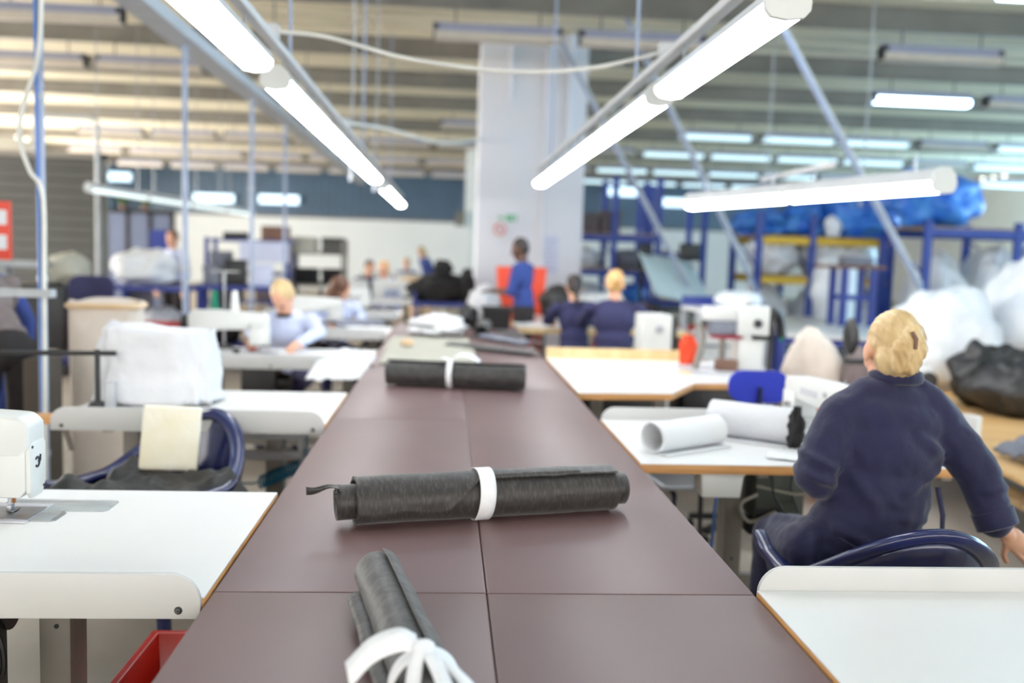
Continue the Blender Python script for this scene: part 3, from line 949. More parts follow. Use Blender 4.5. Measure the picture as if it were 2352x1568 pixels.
# ------------------------------------------------------------------ sewing tables
ZT = 0.779
def sewing_table(label, loc, rotz, w, d, top='laminate', foot_x=(0.16, 0.16), motor=True, guard='guard', edge='wood_edge', gend=0.005):
    """operator stands on local -y; guard board along +y; origin at floor under the middle of the -y edge"""
    g = thing('sewing_table', label, 'table', loc, rotz, 'sewing tables')
    b = MB(); b.box(-w / 2, 0, ZT - 0.036, w / 2, d, ZT - 0.003)
    b.build('tabletop', edge, g, bevel=0.003)
    MB().box(-w / 2 + 0.0015, 0.0015, ZT - 0.003, w / 2 - 0.0015, d - 0.0015, ZT).build('laminate_surface', top, g)
    if guard:
        pts = round_rect(w - 2 * gend, 0.096, 0.062, 8, (0, 0, 1, 1))
        gb = MB(); gb.prism([(a, c + 0.785) for a, c in pts], d, d + 0.014, 'y')
        gb = gb.build('guard_board', guard, g, bevel=0.002)
        for x in (-w / 2 + 0.05, 0.0, w / 2 - 0.05):
            s = MB(); s.ball((x, d + 0.015, 0.756), (0.0085, 0.004, 0.0085), 14, 8)
            s = s.build('screw', 'dark_steel', gb)
            MB().tube([(x + 0.0035 * math.cos(q), d + 0.0195, 0.756 + 0.0035 * math.sin(q)) for q in (0, 1.05, 2.1, 3.14, 4.2, 5.2)], 0.0008, 5, closed=True).build('socket', 'steel', s)
    for sx, inset in ((-1, foot_x[0]), (1, foot_x[1])):
        x = sx * (w / 2 - inset)
        l = MB()
        l.box(x - 0.038, d * 0.5 - 0.055, 0.03, x + 0.038, d * 0.5 + 0.055, ZT - 0.036)
        l = l.build('leg', 'steel_paint', g, bevel=0.004)
        MB().box(x - 0.03, 0.06, 0.0, x + 0.03, d - 0.06, 0.035).build('foot', 'steel_paint', l, bevel=0.004)
        MB().box(x - 0.02, 0.08, ZT - 0.066, x + 0.02, d - 0.08, ZT - 0.036).build('bracket', 'steel_paint', l)
        for z in (0.3, 0.56):
            MB().cyl((x, d * 0.5 - 0.0555, z), (x, d * 0.5 - 0.054, z), 0.006).build('bolt_hole', 'dark_steel', l)
            MB().cyl((x - 0.005, d * 0.5 + 0.0535, z), (x - 0.005, d * 0.5 + 0.0565, z), 0.006).build('bolt_hole', 'dark_steel', l)
    MB().box(-w / 2 + foot_x[0], d * 0.5 - 0.02, 0.16, w / 2 - foot_x[1], d * 0.5 + 0.02, 0.22).build('stretcher', 'steel_paint', g)
    if motor:
        m = MB(); m.box(0.02, d * 0.38, 0.45, 0.24, d * 0.72, ZT - 0.036)
        m = m.build('motor_box', 'dark_steel', g, bevel=0.01)
        MB().cyl((0.02, d * 0.55, 0.6), (-0.06, d * 0.55, 0.6), 0.07, 0.05, 20).build('motor', 'black_plastic', m)
        pd = MB(); pd.box(-0.2, 0.12, 0.06, 0.12, 0.36, 0.075)
        pd.build('treadle', 'dark_steel', g)
        MB().tube([(0.0, 0.3, 0.075), (0.05, d * 0.5, 0.46)], 0.006, 6).build('pitman_rod', 'steel', g)
    return g
YAW = PI
# left hand tables: operator sits on the far side, guard faces the camera
L1 = sewing_table('white sewing table nearest the camera at lower left, grey guard board in front', (-1.115, 2.806, 0), YAW, 1.25, 0.861, foot_x=(0.46, 0.2))
L2 = sewing_table('second white sewing table at left, carrying the sheeted machine', (-1.05, 4.79, 0), YAW, 1.12, 0.87, foot_x=(0.28, 0.2))
L3 = sewing_table('third white sewing table at left where a blonde woman works', (-1.095, 6.85, 0), YAW, 1.21, 0.87)
L4 = sewing_table('fourth white sewing table at left, grey folded cloth on it', (-1.095, 8.9, 0), YAW, 1.21, 0.87)
L5 = sewing_table('fifth white sewing table at left, behind the grey folded cloth', (-1.25, 11.3, 0), YAW, 1.5, 0.9)
# right hand tables: operator sits on the near side
R1 = sewing_table('white table at lower right corner with a pale guard board behind', (1.43, 1.12, 0), 0, 1.43, 0.885, foot_x=(0.2, 0.2), motor=False)
R2 = sewing_table('white sewing table with wooden edge where the navy clad woman sits', (1.39, 3.272, 0), 0, 1.35, 0.9, foot_x=(0.48, 0.16), motor=False)

# ------------------------------------------------------------------ sewing machines
def sewing_machine(label, loc, rotz, group='sewing machines', emblem=True):
    """needle end at local -x, operator on -y; origin on the table under the needle"""
    g = thing('sewing_machine', label, 'sewing machine', loc, rotz, group)
    b = MB(); b.box(-0.07, -0.09, 0.0, 0.46, 0.09, 0.006)
    b.build('bed', 'machine_grey', g, bevel=0.004)
    b = MB(); b.box(-0.07, -0.045, 0.006, 0.06, 0.075, 0.0085)
    pl = b.build('needle_plate', 'steel', g)
    MB().box(-0.012, -0.002, 0.0085, 0.012, 0.012, 0.0092).build('feed_slot', 'dark_steel', pl)
    MB().box(-0.125, -0.06, 0.0, -0.072, 0.07, 0.004).build('slide_plate', 'clear_plastic', g)
    a = MB()
    prof = [(-0.065, 0.19), (-0.045, 0.165), (0.26, 0.155), (0.30, 0.145), (0.315, 0.11), (0.32, 0.006), (0.46, 0.006), (0.47, 0.06), (0.47, 0.25), (0.445, 0.285), (0.30, 0.29), (0.0, 0.275), (-0.04, 0.272), (-0.065, 0.25)]
    a.prism(prof, -0.052, 0.052, 'y')
    a.build('arm', 'machine_white', g, bevel=0.01, seg=3)
    h = MB()
    h.prism([(-0.055, 0.20), (-0.055, 0.075), (-0.04, 0.055), (0.05, 0.055), (0.062, 0.07), (0.062, 0.20)], -0.062, 0.05, 'y')
    h.build('head', 'machine_white', g, bevel=0.006, seg=2)
    f = MB()
    f.prism([(-0.052, 0.085), (-0.03, 0.052), (0.032, 0.052), (0.046, 0.07), (0.046, 0.185), (0.03, 0.203), (-0.04, 0.203), (-0.052, 0.19)], -0.066, -0.054, 'x')
    fp = f.build('face_plate', 'machine_white', g, bevel=0.003)
    for y, z in ((-0.035, 0.072), (0.032, 0.19)):
        MB().cyl((-0.066, y, z), (-0.068, y, z), 0.004).build('screw', 'dark_steel', fp)
    if emblem:
        e = MB()
        e.tube([(-0.067, 0.004 + 0.012 * math.cos(q), 0.145 + 0.013 * math.sin(q)) for q in [R(40 + 280 * i / 14) for i in range(15)]], 0.003, 6)
        e.tube([(-0.067, -0.002, 0.145), (-0.067, -0.012, 0.145), (-0.067, -0.015, 0.162)], 0.003, 6)
        e.build('emblem', 'ink', fp)
    MB().cyl((0, -0.005, 0.06), (0, -0.005, 0.03), 0.0065, 0.0055).build('needle_bar', 'amber_plastic', g)
    MB().cyl((0, -0.005, 0.03), (0, -0.005, 0.008), 0.0025, 0.0012, 8).build('needle', 'chrome', g)
    MB().cyl((0, 0.018, 0.06), (0, 0.018, 0.016), 0.005).build('presser_bar', 'chrome', g)
    p = MB(); p.box(-0.008, -0.028, 0.0095, 0.008, 0.018, 0.013).box(-0.006, 0.006, 0.013, 0.006, 0.026, 0.03)
    p.build('presser_foot', 'steel', g, bevel=0.002)
    MB().cyl((0.02, -0.062, 0.13), (0.02, -0.082, 0.13), 0.015, 0.012, 16).build('tension_dial', 'chrome', g)
    MB().cyl((0.47, 0, 0.19), (0.485, 0, 0.19), 0.03).cyl((0.485, 0, 0.19), (0.515, 0, 0.19), 0.065, 0.06, 28).build('handwheel', 'dark_steel', g)
    MB().cyl((0.38, -0.052, 0.2), (0.38, -0.062, 0.2), 0.024, 0.022, 20).build('stitch_dial', 'dark_steel', g)
    MB().cyl((0.33, -0.052, 0.235), (0.33, -0.058, 0.235), 0.014, 0.014, 16).build('oil_window', 'grey_paint', g)
    MB().box(0.1, -0.0535, 0.2, 0.26, -0.052, 0.235).build('name_strip', 'machine_grey', g)
    MB().tube([(0.05, 0.05, 0.2), (0.05, 0.085, 0.19), (0.05, 0.1, 0.16)], 0.005, 6).build('lifter_lever', 'chrome', g)
    MB().cyl((0.34, 0.03, 0.285), (0.34, 0.03, 0.31), 0.004, 0.004, 8).build('bobbin_winder', 'chrome', g)
    return g
sewing_machine('white sewing machine head at the left edge on the nearest left table', (-1.145, 2.545, ZT), PI)
# print on the L1 slide plate: small tool tray beside the needle
o = MB().prism(round_rect(0.30, 0.115, 0.02), 0.0, 0.003)
o = o.build('extension_plate', 'clear_plastic', bevel=0.001, loc=(-1.06, 2.63, ZT))
tag(o, 'clear plastic extension plate beside the nearest machine needle', 'plate')
o = MB().prism(round_rect(0.12, 0.08, 0.008), 0.0, 0.0025)
o = o.build('slide_gauge', 'steel', bevel=0.0006, loc=(-1.07, 2.52, ZT))
tag(o, 'small steel gauge plate lying by the nearest machine needle', 'plate')

# ------------------------------------------------------------------ plastic tub chairs
def tub_chair(label, loc, rotz):
    """faces local +y, origin on the floor under the seat centre"""
    g = thing('tub_chair', label, 'chair', loc, rotz, 'navy plastic tub chairs')
    path = []
    for i in range(12):
        t = i / 11
        path.append((-0.285 + 0.012 * (1 - t), 0.26 - 0.27 * t, 0))
    for i in range(1, 30):
        a = PI + PI * i / 30
        path.append((0.285 * math.cos(a), -0.01 + 0.275 * math.sin(a), 0))
    path += [(-x, y, 0) for x, y, _ in path[:12]][::-1]
    n = len(path)
    def hgt(i):
        s = abs(i / (n - 1) - 0.5) * 2          # 0 at the back, 1 at the arm tips
        return 0.60 + 0.215 * (1 - sm(s / 0.54)) + 0.025 * sm((s - 0.8) / 0.2)
    rim = []
    for i, (x, y, _) in enumerate(path):
        z = hgt(i)
        k = 1 + 0.10 * (z - 0.62) / 0.20
        rim.append(Vector((x * k, y * k - 0.05 * (z - 0.62) / 0.20 * (1 if y < 0 else 0.2), z)))
    r = MB(); r.tube(rim, [0.032 if 2 < i < n - 3 else 0.026 for i in range(n)], 12, flat=0.62)
    r.build('rim', 'navy_plastic', g, angle=60)
    w = MB()
    def wall(u, v):
        p = rim[int(round(u * (n - 1)))]
        base = Vector((p.x * 0.80, p.y * 0.80 + 0.01, 0.42))
        q = p.lerp(base, v)
        bulge = 0.02 * math.sin(v * PI)
        return (q.x * (1 + bulge), q.y * (1 + bulge), q.z)
    lo, hi = 6, n - 7
    def wall2(u, v):
        return wall((lo + u * (hi - lo)) / (n - 1), v)
    w.grid(wall2, hi - lo + 1, 8)
    w.build('back_shell', 'navy_plastic', g, solid=0.006, angle=60)
    for sx in (0, 1):                           # solid arm fronts
        i0, i1 = (0, lo) if sx == 0 else (hi, n - 1)
        a = MB()
        def arm(u, v):
            p = rim[int(round(i0 + u * (i1 - i0)))]
            t = 1 - u if sx == 0 else u
            base = Vector((p.x * 0.82, p.y * 0.86, 0.42 - 0.0 * t))
            return tuple(p.lerp(base, v))
        a.grid(arm, abs(i1 - i0) + 1, 5)
        a.build('arm_panel', 'navy_plastic', g, solid=0.006, angle=60)
    s = MB()
    def seat(u, v):
        x, y = (u - 0.5) * 0.46, (v - 0.5) * 0.48 + 0.01
        k = 1.0
        rr = math.sqrt((x / 0.235) ** 4 + (y / 0.245) ** 4) if y < 0 else 0
        if rr > 1:
            x, y = x / rr ** 0.5, y / rr ** 0.5
        return (x, y, 0.43 - 0.018 * (1 - (2 * u - 1) ** 2) * (1 - (2 * v - 1) ** 2))
    s.grid(seat, 16, 16)
    s.build('seat', 'navy_plastic', g, solid=0.008, angle=60)
    for x in (-1, 1):
        for y, ty in ((0.22, 0.26), (-0.19, -0.25)):
            l = MB()
            l.bar((x * 0.21, y, 0.43), (x * 0.255, ty, 0.0), 0.045, 0.035)
            l.build('leg', 'navy_plastic', g, bevel=0.008)
    return g
chair_left = tub_chair('navy plastic tub chair behind the nearest left table, cream pad in it', (-1.09, 3.58, 0), R(158))
chair_woman = tub_chair('navy plastic tub chair the seated woman uses', (1.315, 2.67, 0), R(-2))

# black sheet on the left chair and the cream foam pad
g = MB()
def drape(u, v):
    x, y = (u - 0.5) * 0.62, (v - 0.5) * 0.60
    z = 0.60 + 0.075 * nz(x * 5, y * 5, 1.0) + 0.035 * nz(x * 13, y * 13, 4.0) + 0.03 * abs(nz(x * 7, y * 9, 9)) - 0.10 * max(0, abs(u - 0.5) * 2 - 0.72) / 0.28
    return (x, y, z)
g.grid(drape, 46, 46)
o = g.build('black_sheet', 'nonwoven_sheet', solid=0.003, angle=70, loc=(-1.12, 3.38, 0.02), rotz=R(-20))
tag(o, 'crumpled black nonwoven sheet heaped on the left tub chair', 'cloth')
o = MB().cbox((0, 0, 0.115), (0.215, 0.055, 0.25))
o = o.build('foam_pad', 'cream_foam', bevel=0.012, seg=3, loc=(-1.06, 3.66, 0.645), rotz=R(12))
o.rotation_euler = (R(-8), R(4), R(12))
tag(o, 'cream foam pad propped upright in the left tub chair', 'pad')

# red crate under the first left table
g = thing('red_crate', 'red plastic crate on the floor under the nearest left table', 'crate', (-0.67, 2.44, 0), R(-1))
def crate_wall(mb, hw, hd, z0, z1, t, tw):
    o_ = [(-hw, -hd), (hw, -hd), (hw, hd), (-hw, hd)]
    vs = []
    for (k, z) in ((tw, z0), (1.0, z1)):
        vs += [(x * k, y * k, z) for x, y in o_] + [(x * k - math.copysign(t, x), y * k - math.copysign(t, y), z) for x, y in o_]
    fs = []
    for i in range(4):
        j = (i + 1) % 4
        fs += [(i, j, 8 + j, 8 + i), (4 + j, 4 + i, 12 + i, 12 + j), (8 + i, 8 + j, 12 + j, 12 + i), (i, 4 + i, 4 + j, j)]
    mb.add(vs, fs)
b = MB(); crate_wall(b, 0.19, 0.38, 0.0, 0.33, 0.006, 0.82)
b.build('walls', 'red_plastic', g, bevel=0.002)
MB().box(-0.15, -0.31, 0.0, 0.15, 0.31, 0.008).build('base', 'red_plastic', g)
b = MB(); crate_wall(b, 0.208, 0.398, 0.31, 0.335, 0.024, 1.0)
b.build('rim', 'red_plastic', g, bevel=0.005)
for y in (-0.378, 0.378):
    MB().box(-0.06, y - 0.012, 0.235, 0.06, y + 0.012, 0.25).build('handle_lip', 'red_plastic', g, bevel=0.004)
o = lump('black_cloth_heap', 'smoke_bag', (-0.67, 2.36, 0.012), (0.13, 0.24, 0.13), 3, 0.25, 2.0)
tag(o, 'black cloth heaped inside the red crate', 'cloth')
# dark control box by the left table leg
g = thing('control_box', 'black upright control box under the left end of nearest left table', 'control box', (-1.13, 2.2, 0))
MB().box(-0.13, -0.12, 0.02, 0.07, 0.12, 0.7).build('case', 'black_plastic', g, bevel=0.01)
MB().tube(spline([(0.07, 0, 0.62), (0.11, -0.01, 0.58), (0.115, -0.01, 0.5), (0.07, 0, 0.45)], 16), 0.006, 6).build('cable', 'cable_black', g)
MB().box(-0.15, -0.14, 0.0, 0.09, 0.14, 0.02).build('foot', 'dark_steel', g)

# ------------------------------------------------------------------ under and around table L2
g = thing('foot_rest', 'grey steel foot rest frame beneath the second left table', 'foot rest', (-0.8, 4.3, 0))
for z in (0.655, 0.56):
    MB().box(-0.13, -0.02, z - 0.02, 0.16, 0.02, z + 0.02).build('rail', 'grey_paint', g, bevel=0.003)
for x in (-0.13, 0.15):
    MB().box(x - 0.012, -0.015, 0.0, x + 0.012, 0.015, 0.66).build('upright', 'grey_paint', g)
MB().box(-0.13, -0.12, 0.3, 0.16, 0.12, 0.33).build('shelf', 'dark_steel', g)
mb = MB()
pts = []
for i in range(240):
    t = i / 239
    a = t * 2 * PI * 15
    base = Vector((-0.83, 4.28, 0.435)).lerp(Vector((-0.645, 4.28, 0.515)), t)
    pts.append(base + Vector((0.004 * math.cos(a), 0.028 * math.cos(a), 0.030 * math.sin(a))))
mb.tube([(-0.95, 4.28, 0.43), (-0.86, 4.28, 0.43)] + [tuple(p) for p in pts] + [(-0.62, 4.28, 0.56), (-0.62, 4.28, 0.72)], 0.0045, 6)
o = mb.build('air_hose', 'hose_blue', angle=60)
tag(o, 'coiled teal air hose hanging below the second left table', 'hose')
o = MB().cbox((0, 0, 0), (0.16, 0.1, 0.03)).build('wood_block', 'wood_edge', bevel=0.004, loc=(-1.63, 3.98, 0.77))
tag(o, 'small reddish wooden shelf at left end of second left table', 'shelf')
MB().bar((0.05, 0, -0.015), (0.05, 0.08, -0.15), 0.02, 0.01).build('bracket', 'steel_paint', o)

# machine under a white sheet on L2
g = thing('sheeted_machine', 'sewing machine under a crumpled white dust sheet on second left table', 'sewing machine', (-1.32, 4.42, ZT))
b = MB()
def sheet(u, v):
    a = v * 2 * PI
    r = 0.4 + 0.6 * u
    top = 0.34
    x = 0.27 * math.copysign(abs(math.cos(a)) ** 0.55, math.cos(a)) * (0.86 + 0.16 * u)
    y = 0.15 * math.copysign(abs(math.sin(a)) ** 0.55, math.sin(a)) * (0.8 + 0.35 * u)
    if u < 0.25:
        k = u / 0.25
        return (x * k, y * k, top + 0.03 * nz(x * 8 * k, y * 8 * k, 1) - 0.02 * x / 0.27)
    k = (u - 0.25) / 0.75
    fold = 0.035 * k * math.sin(a * 9 + 3 * nz(a, 2.0)) + 0.07 * nz(math.cos(a) * 3, math.sin(a) * 3, k * 4) + 0.03 * nz(math.cos(a) * 8, math.sin(a) * 8, k * 9)
    return (x * (1 + fold), y * (1 + fold * 2), top * (1 - k) + 0.012 + 0.015 * nz(a * 2, k))
b.grid(sheet, 22, 90, wrapv=True)
b.build('dust_sheet', 'white_sheet', g, solid=0.002, angle=70)
MB().box(-0.17, -0.07, 0, 0.2, 0.07, 0.30).build('machine_body', 'machine_grey', g, bevel=0.02)
g = thing('machine_stand', 'dark post with horizontal rod left of the sheeted machine', 'stand', (-1.52, 4.2, ZT))
MB().tube([(0, 0, 0), (0, 0, 0.26)], 0.013, 8).build('post', 'dark_steel', g)
MB().tube([(-0.42, 0.02, 0.235), (0.08, 0, 0.245)], 0.011, 8).build('rod', 'dark_steel', g)
MB().cyl((0, 0, 0), (0, 0, 0.03), 0.05, 0.03).build('base', 'dark_steel', g)
MB().box(0.035, -0.02, 0.0, 0.075, 0.02, 0.12).build('clamp', 'grey_paint', g, bevel=0.004)

# ------------------------------------------------------------------ people
def rotm(ax, deg):
    return Matrix.Rotation(R(deg), 3, ax)

def hand_prims(w, d, side, skin, palm_dir=None, curl=0.35, sc=1.0):
    """hand at wrist w pointing along d; palm normal palm_dir; thumb on the given side (-1/1)"""
    w, d = Vector(w), Vector(d).normalized()
    pn = Vector(palm_dir if palm_dir else (0, 0, -1))
    pn = (pn - d * pn.dot(d)).normalized()
    s = d.cross(pn).normalized() * side
    rot = [[s.x, d.x, pn.x], [s.y, d.y, pn.y], [s.z, d.z, pn.z]]
    P = [('ell', tuple(w + d * 0.045 * sc), (0.038 * sc, 0.05 * sc, 0.015 * sc), rot, skin),
         ('cap', tuple(w - d * 0.02), tuple(w + d * 0.02 * sc), 0.026 * sc, 0.024 * sc, skin)]
    for k, (o, L) in enumerate(((0.028, 0.066), (0.0095, 0.075), (-0.0095, 0.07), (-0.027, 0.054))):
        base = w + d * 0.082 * sc + s * o * sc
        c1 = (d * math.cos(curl) + pn * math.sin(curl) + s * o * 2.0).normalized()
        c2 = (d * math.cos(curl * 2.4) + pn * math.sin(curl * 2.4) + s * o * 1.2).normalized()
        m = base + c1 * L * 0.5 * sc
        e = m + c2 * L * 0.45 * sc
        P += [('cap', tuple(base - d * 0.012), tuple(m), 0.0088 * sc, 0.0082 * sc, skin), ('cap', tuple(m), tuple(e), 0.0082 * sc, 0.007 * sc, skin)]
    b = w + d * 0.03 * sc + s * 0.03 * sc
    t1 = (d * 0.6 + s * 0.75 + pn * 0.3).normalized()
    t2 = (d * 0.9 + s * 0.3 + pn * 0.35).normalized()
    P += [('cap', tuple(b - s * 0.012), tuple(b + t1 * 0.035 * sc), 0.012 * sc, 0.0095 * sc, skin), ('cap', tuple(b + t1 * 0.035 * sc), tuple(b + t1 * 0.035 * sc + t2 * 0.028 * sc), 0.0095 * sc, 0.008 * sc, skin)]
    return P

def head_prims(skin):
    P = [('ell', (0, -0.008, 0.022), (0.074, 0.093, 0.098), None, skin), ('ell', (0, 0.028, -0.055), (0.054, 0.06, 0.058), None, skin),
         ('ell', (0, 0.04, -0.02), (0.062, 0.052, 0.07), None, skin),
         ('cap', (0, 0.086, 0.012), (0, 0.104, -0.028), 0.008, 0.0125, skin), ('ell', (0, 0.072, -0.095), (0.024, 0.02, 0.018), None, skin),
         ('ell', (0, 0.076, 0.03), (0.045, 0.014, 0.012), None, skin)]
    for s in (-1, 1):
        P += [('ell', (s * 0.077, -0.008, -0.012), (0.010, 0.02, 0.031), None, skin), ('ell', (s * 0.031, 0.082, 0.004), (0.0135, 0.009, 0.008), None, 'eye'),
              ('ell', (s * 0.035, 0.07, -0.035), (0.02, 0.018, 0.02), None, skin)]
    P += [('ell', (0, 0.089, -0.063), (0.022, 0.009, 0.0065), None, 'lips')]
    return P

def move(prims, M):
    out = []
    M3 = M.to_3x3()
    for p in prims:
        if p[0] == 'cap':
            out.append(('cap', tuple(M @ Vector(p[1])), tuple(M @ Vector(p[2])), p[3], p[4], p[5]))
        else:
            r = Matrix(p[3]) if p[3] is not None else Matrix.Identity(3)
            out.append(('ell', tuple(M @ Vector(p[1])), p[2], [list(q) for q in (M3 @ r)], p[4]))
    return out

HAIR = {
    'short': [('ell', (0, -0.022, 0.036), (0.082, 0.09, 0.094), None), ('ell', (0, -0.05, -0.02), (0.07, 0.055, 0.06), None)],
    'crop': [('ell', (0, -0.018, 0.03), (0.079, 0.09, 0.094), None), ('ell', (0, -0.04, -0.015), (0.07, 0.06, 0.06), None)],
    'bun': [('ell', (0, -0.024, 0.036), (0.083, 0.09, 0.094), None), ('ell', (0, -0.05, -0.02), (0.072, 0.056, 0.06), None), ('ell', (0.01, -0.115, 0.02), (0.042, 0.038, 0.05), None)],
    'ponytail': [('ell', (0, -0.024, 0.036), (0.082, 0.09, 0.094), None), ('ell', (0, -0.05, -0.02), (0.07, 0.055, 0.06), None), ('cap', (0, -0.1, 0.035), (0, -0.14, -0.03), 0.026, 0.03), ('cap', (0, -0.14, -0.03), (0, -0.125, -0.2), 0.03, 0.016)],
    'bob': [('ell', (0, -0.024, 0.036), (0.086, 0.093, 0.096), None), ('ell', (-0.055, -0.02, -0.05), (0.04, 0.06, 0.085), None), ('ell', (0.055, -0.02, -0.05), (0.04, 0.06, 0.085), None), ('ell', (0, -0.06, -0.05), (0.075, 0.045, 0.09), None)],
    'long': [('ell', (0, -0.024, 0.036), (0.086, 0.093, 0.096), None), ('ell', (-0.058, -0.02, -0.08), (0.038, 0.055, 0.12), None), ('ell', (0.058, -0.02, -0.08), (0.038, 0.055, 0.12), None), ('ell', (0, -0.07, -0.1), (0.078, 0.045, 0.14), None)],
}

def person(label, loc, rotz, pose='stand', lean=0, side=0, twist=0, head=(0, 0), top='blue_cloth', legs='dark_trousers', skin='skin', hair='hair_brown',
           style='short', arms=None, h=1.0, sleeve='long', voxel=0.012, group='workers in the hall', collar=None, wide=1.0, seat=0.46, disp=0.006):
    """faces local +y; arms: {'L': (elbow, wrist, handdir), 'R': ...} in local coordinates; left is -x"""
    hip_z = 0.90 if pose == 'stand' else seat + 0.09
    T = Matrix.Translation((0, 0, hip_z)) @ (rotm('X', -lean) @ rotm('Y', side)).to_4x4()
    TT_ = T @ rotm('Z', twist).to_4x4()
    up = lambda x, y, z: tuple(TT_ @ Vector((x, y, z)))
    t3 = [list(q) for q in TT_.to_3x3()]
    P = [('ell', tuple(T @ Vector((0, 0, 0.0))), (0.165 * wide, 0.125 * wide, 0.12), [list(q) for q in T.to_3x3()], legs),
         ('ell', up(0, 0.0, 0.16), (0.142 * wide, 0.11 * wide, 0.15), t3, top), ('ell', up(0, 0.0, 0.35), (0.16 * wide, 0.112 * wide, 0.17), t3, top),
         ('ell', up(0, -0.01, 0.46), (0.15 * wide, 0.085, 0.075), t3, top), ('ell', up(0, -0.01, 0.07), (0.155 * wide, 0.118 * wide, 0.07), t3, top)]
    sh = {}
    hands = []
    for nm, s in (('L', -1), ('R', 1)):
        a = Vector(up(s * 0.175 * wide, -0.01, 0.45))
        sh[nm] = a
        if arms and nm in arms:
            e, w, hd = (Vector(q) for q in arms[nm])
        else:
            e, w, hd = Vector(up(s * 0.225, -0.03, 0.17)), Vector(up(s * 0.22, 0.06, -0.05)), Vector((0, 0.15, -1))
        P += [('cap', tuple(a), tuple(e), 0.062, 0.047, top)]
        m = top if sleeve == 'long' else skin
        P += [('cap', tuple(e), tuple(w), 0.046 if sleeve == 'long' else 0.04, 0.034 if sleeve == 'long' else 0.026, m)]
        if sleeve == 'long':
            w2 = w + (w - e).normalized() * 0.015
        else:
            w2 = w
        hands.append(soft_mesh('hand', hand_prims(w2, hd, -s if hd.z < -0.5 else s * -1, skin), 0.0055, 2))
    for s in (-1, 1):
        hp = T @ Vector((s * 0.09, 0, -0.02))
        if pose == 'stand':
            kn, an = Vector((s * 0.10, 0.015, 0.48)), Vector((s * 0.105, -0.02, 0.09))
        else:
            kn, an = Vector((s * 0.13, 0.43, seat + 0.06)), Vector((s * 0.13, 0.38, 0.09))
        P += [('cap', tuple(hp), tuple(kn), 0.092 * wide, 0.064, legs), ('cap', tuple(kn), tuple(an), 0.062, 0.045, legs)]
        P += [('cap', tuple(an + Vector((0, -0.02, -0.05))), tuple(an + Vector((0, 0.13, -0.055))), 0.038, 0.034, 'sole')]
    seed = abs(hash(label)) % 97
    seed = sum(ord(ch) for ch in label) % 97
    df = lambda c: disp * (nz(c.x * 9 + seed, c.y * 9, c.z * 7) + 0.6 * nz(c.x * 22, c.y * 22 + seed, c.z * 18))
    body = soft_mesh('body', P, voxel, 3, df)
    nb = Vector(up(0, -0.005, 0.50))
    H = Matrix.Translation(up(0, 0.015, 0.665)) @ rotm('Z', rotz * 0).to_4x4() @ TT_.to_3x3().to_4x4() @ (rotm('Z', head[1]) @ rotm('X', -head[0])).to_4x4()
    hp = move(head_prims(skin), H)
    hp.append(('cap', tuple(nb), tuple(H @ Vector((0, -0.015, -0.05))), 0.056, 0.05, skin))
    headm = soft_mesh('head', hp, 0.0065, 3)
    me = join_meshes('person', [body, headm] + hands)
    g = link('person', me, None, loc, rotz)
    g.scale = (h, h, h)
    tag(g, label, 'person', group)
    hm = [(q[0], *q[1:], hair) for q in HAIR[style]]
    ho = soft_mesh('hair', move(hm, H), 0.007, 3, lambda c: 0.003 * nz(c.x * 60, c.y * 60, c.z * 14))
    link('hair', ho, g)
    if collar:
        c = soft_mesh('collar', [('cap', tuple(nb + Vector((math.cos(q) * 0.062, math.sin(q) * 0.055, 0.0))), tuple(nb + Vector((math.cos(q + 0.6) * 0.062, math.sin(q + 0.6) * 0.055, 0.0))), 0.017, 0.017, collar) for q in [i * 0.6 for i in range(11)]], 0.008, 2)
        link('collar', c, g)
    return g

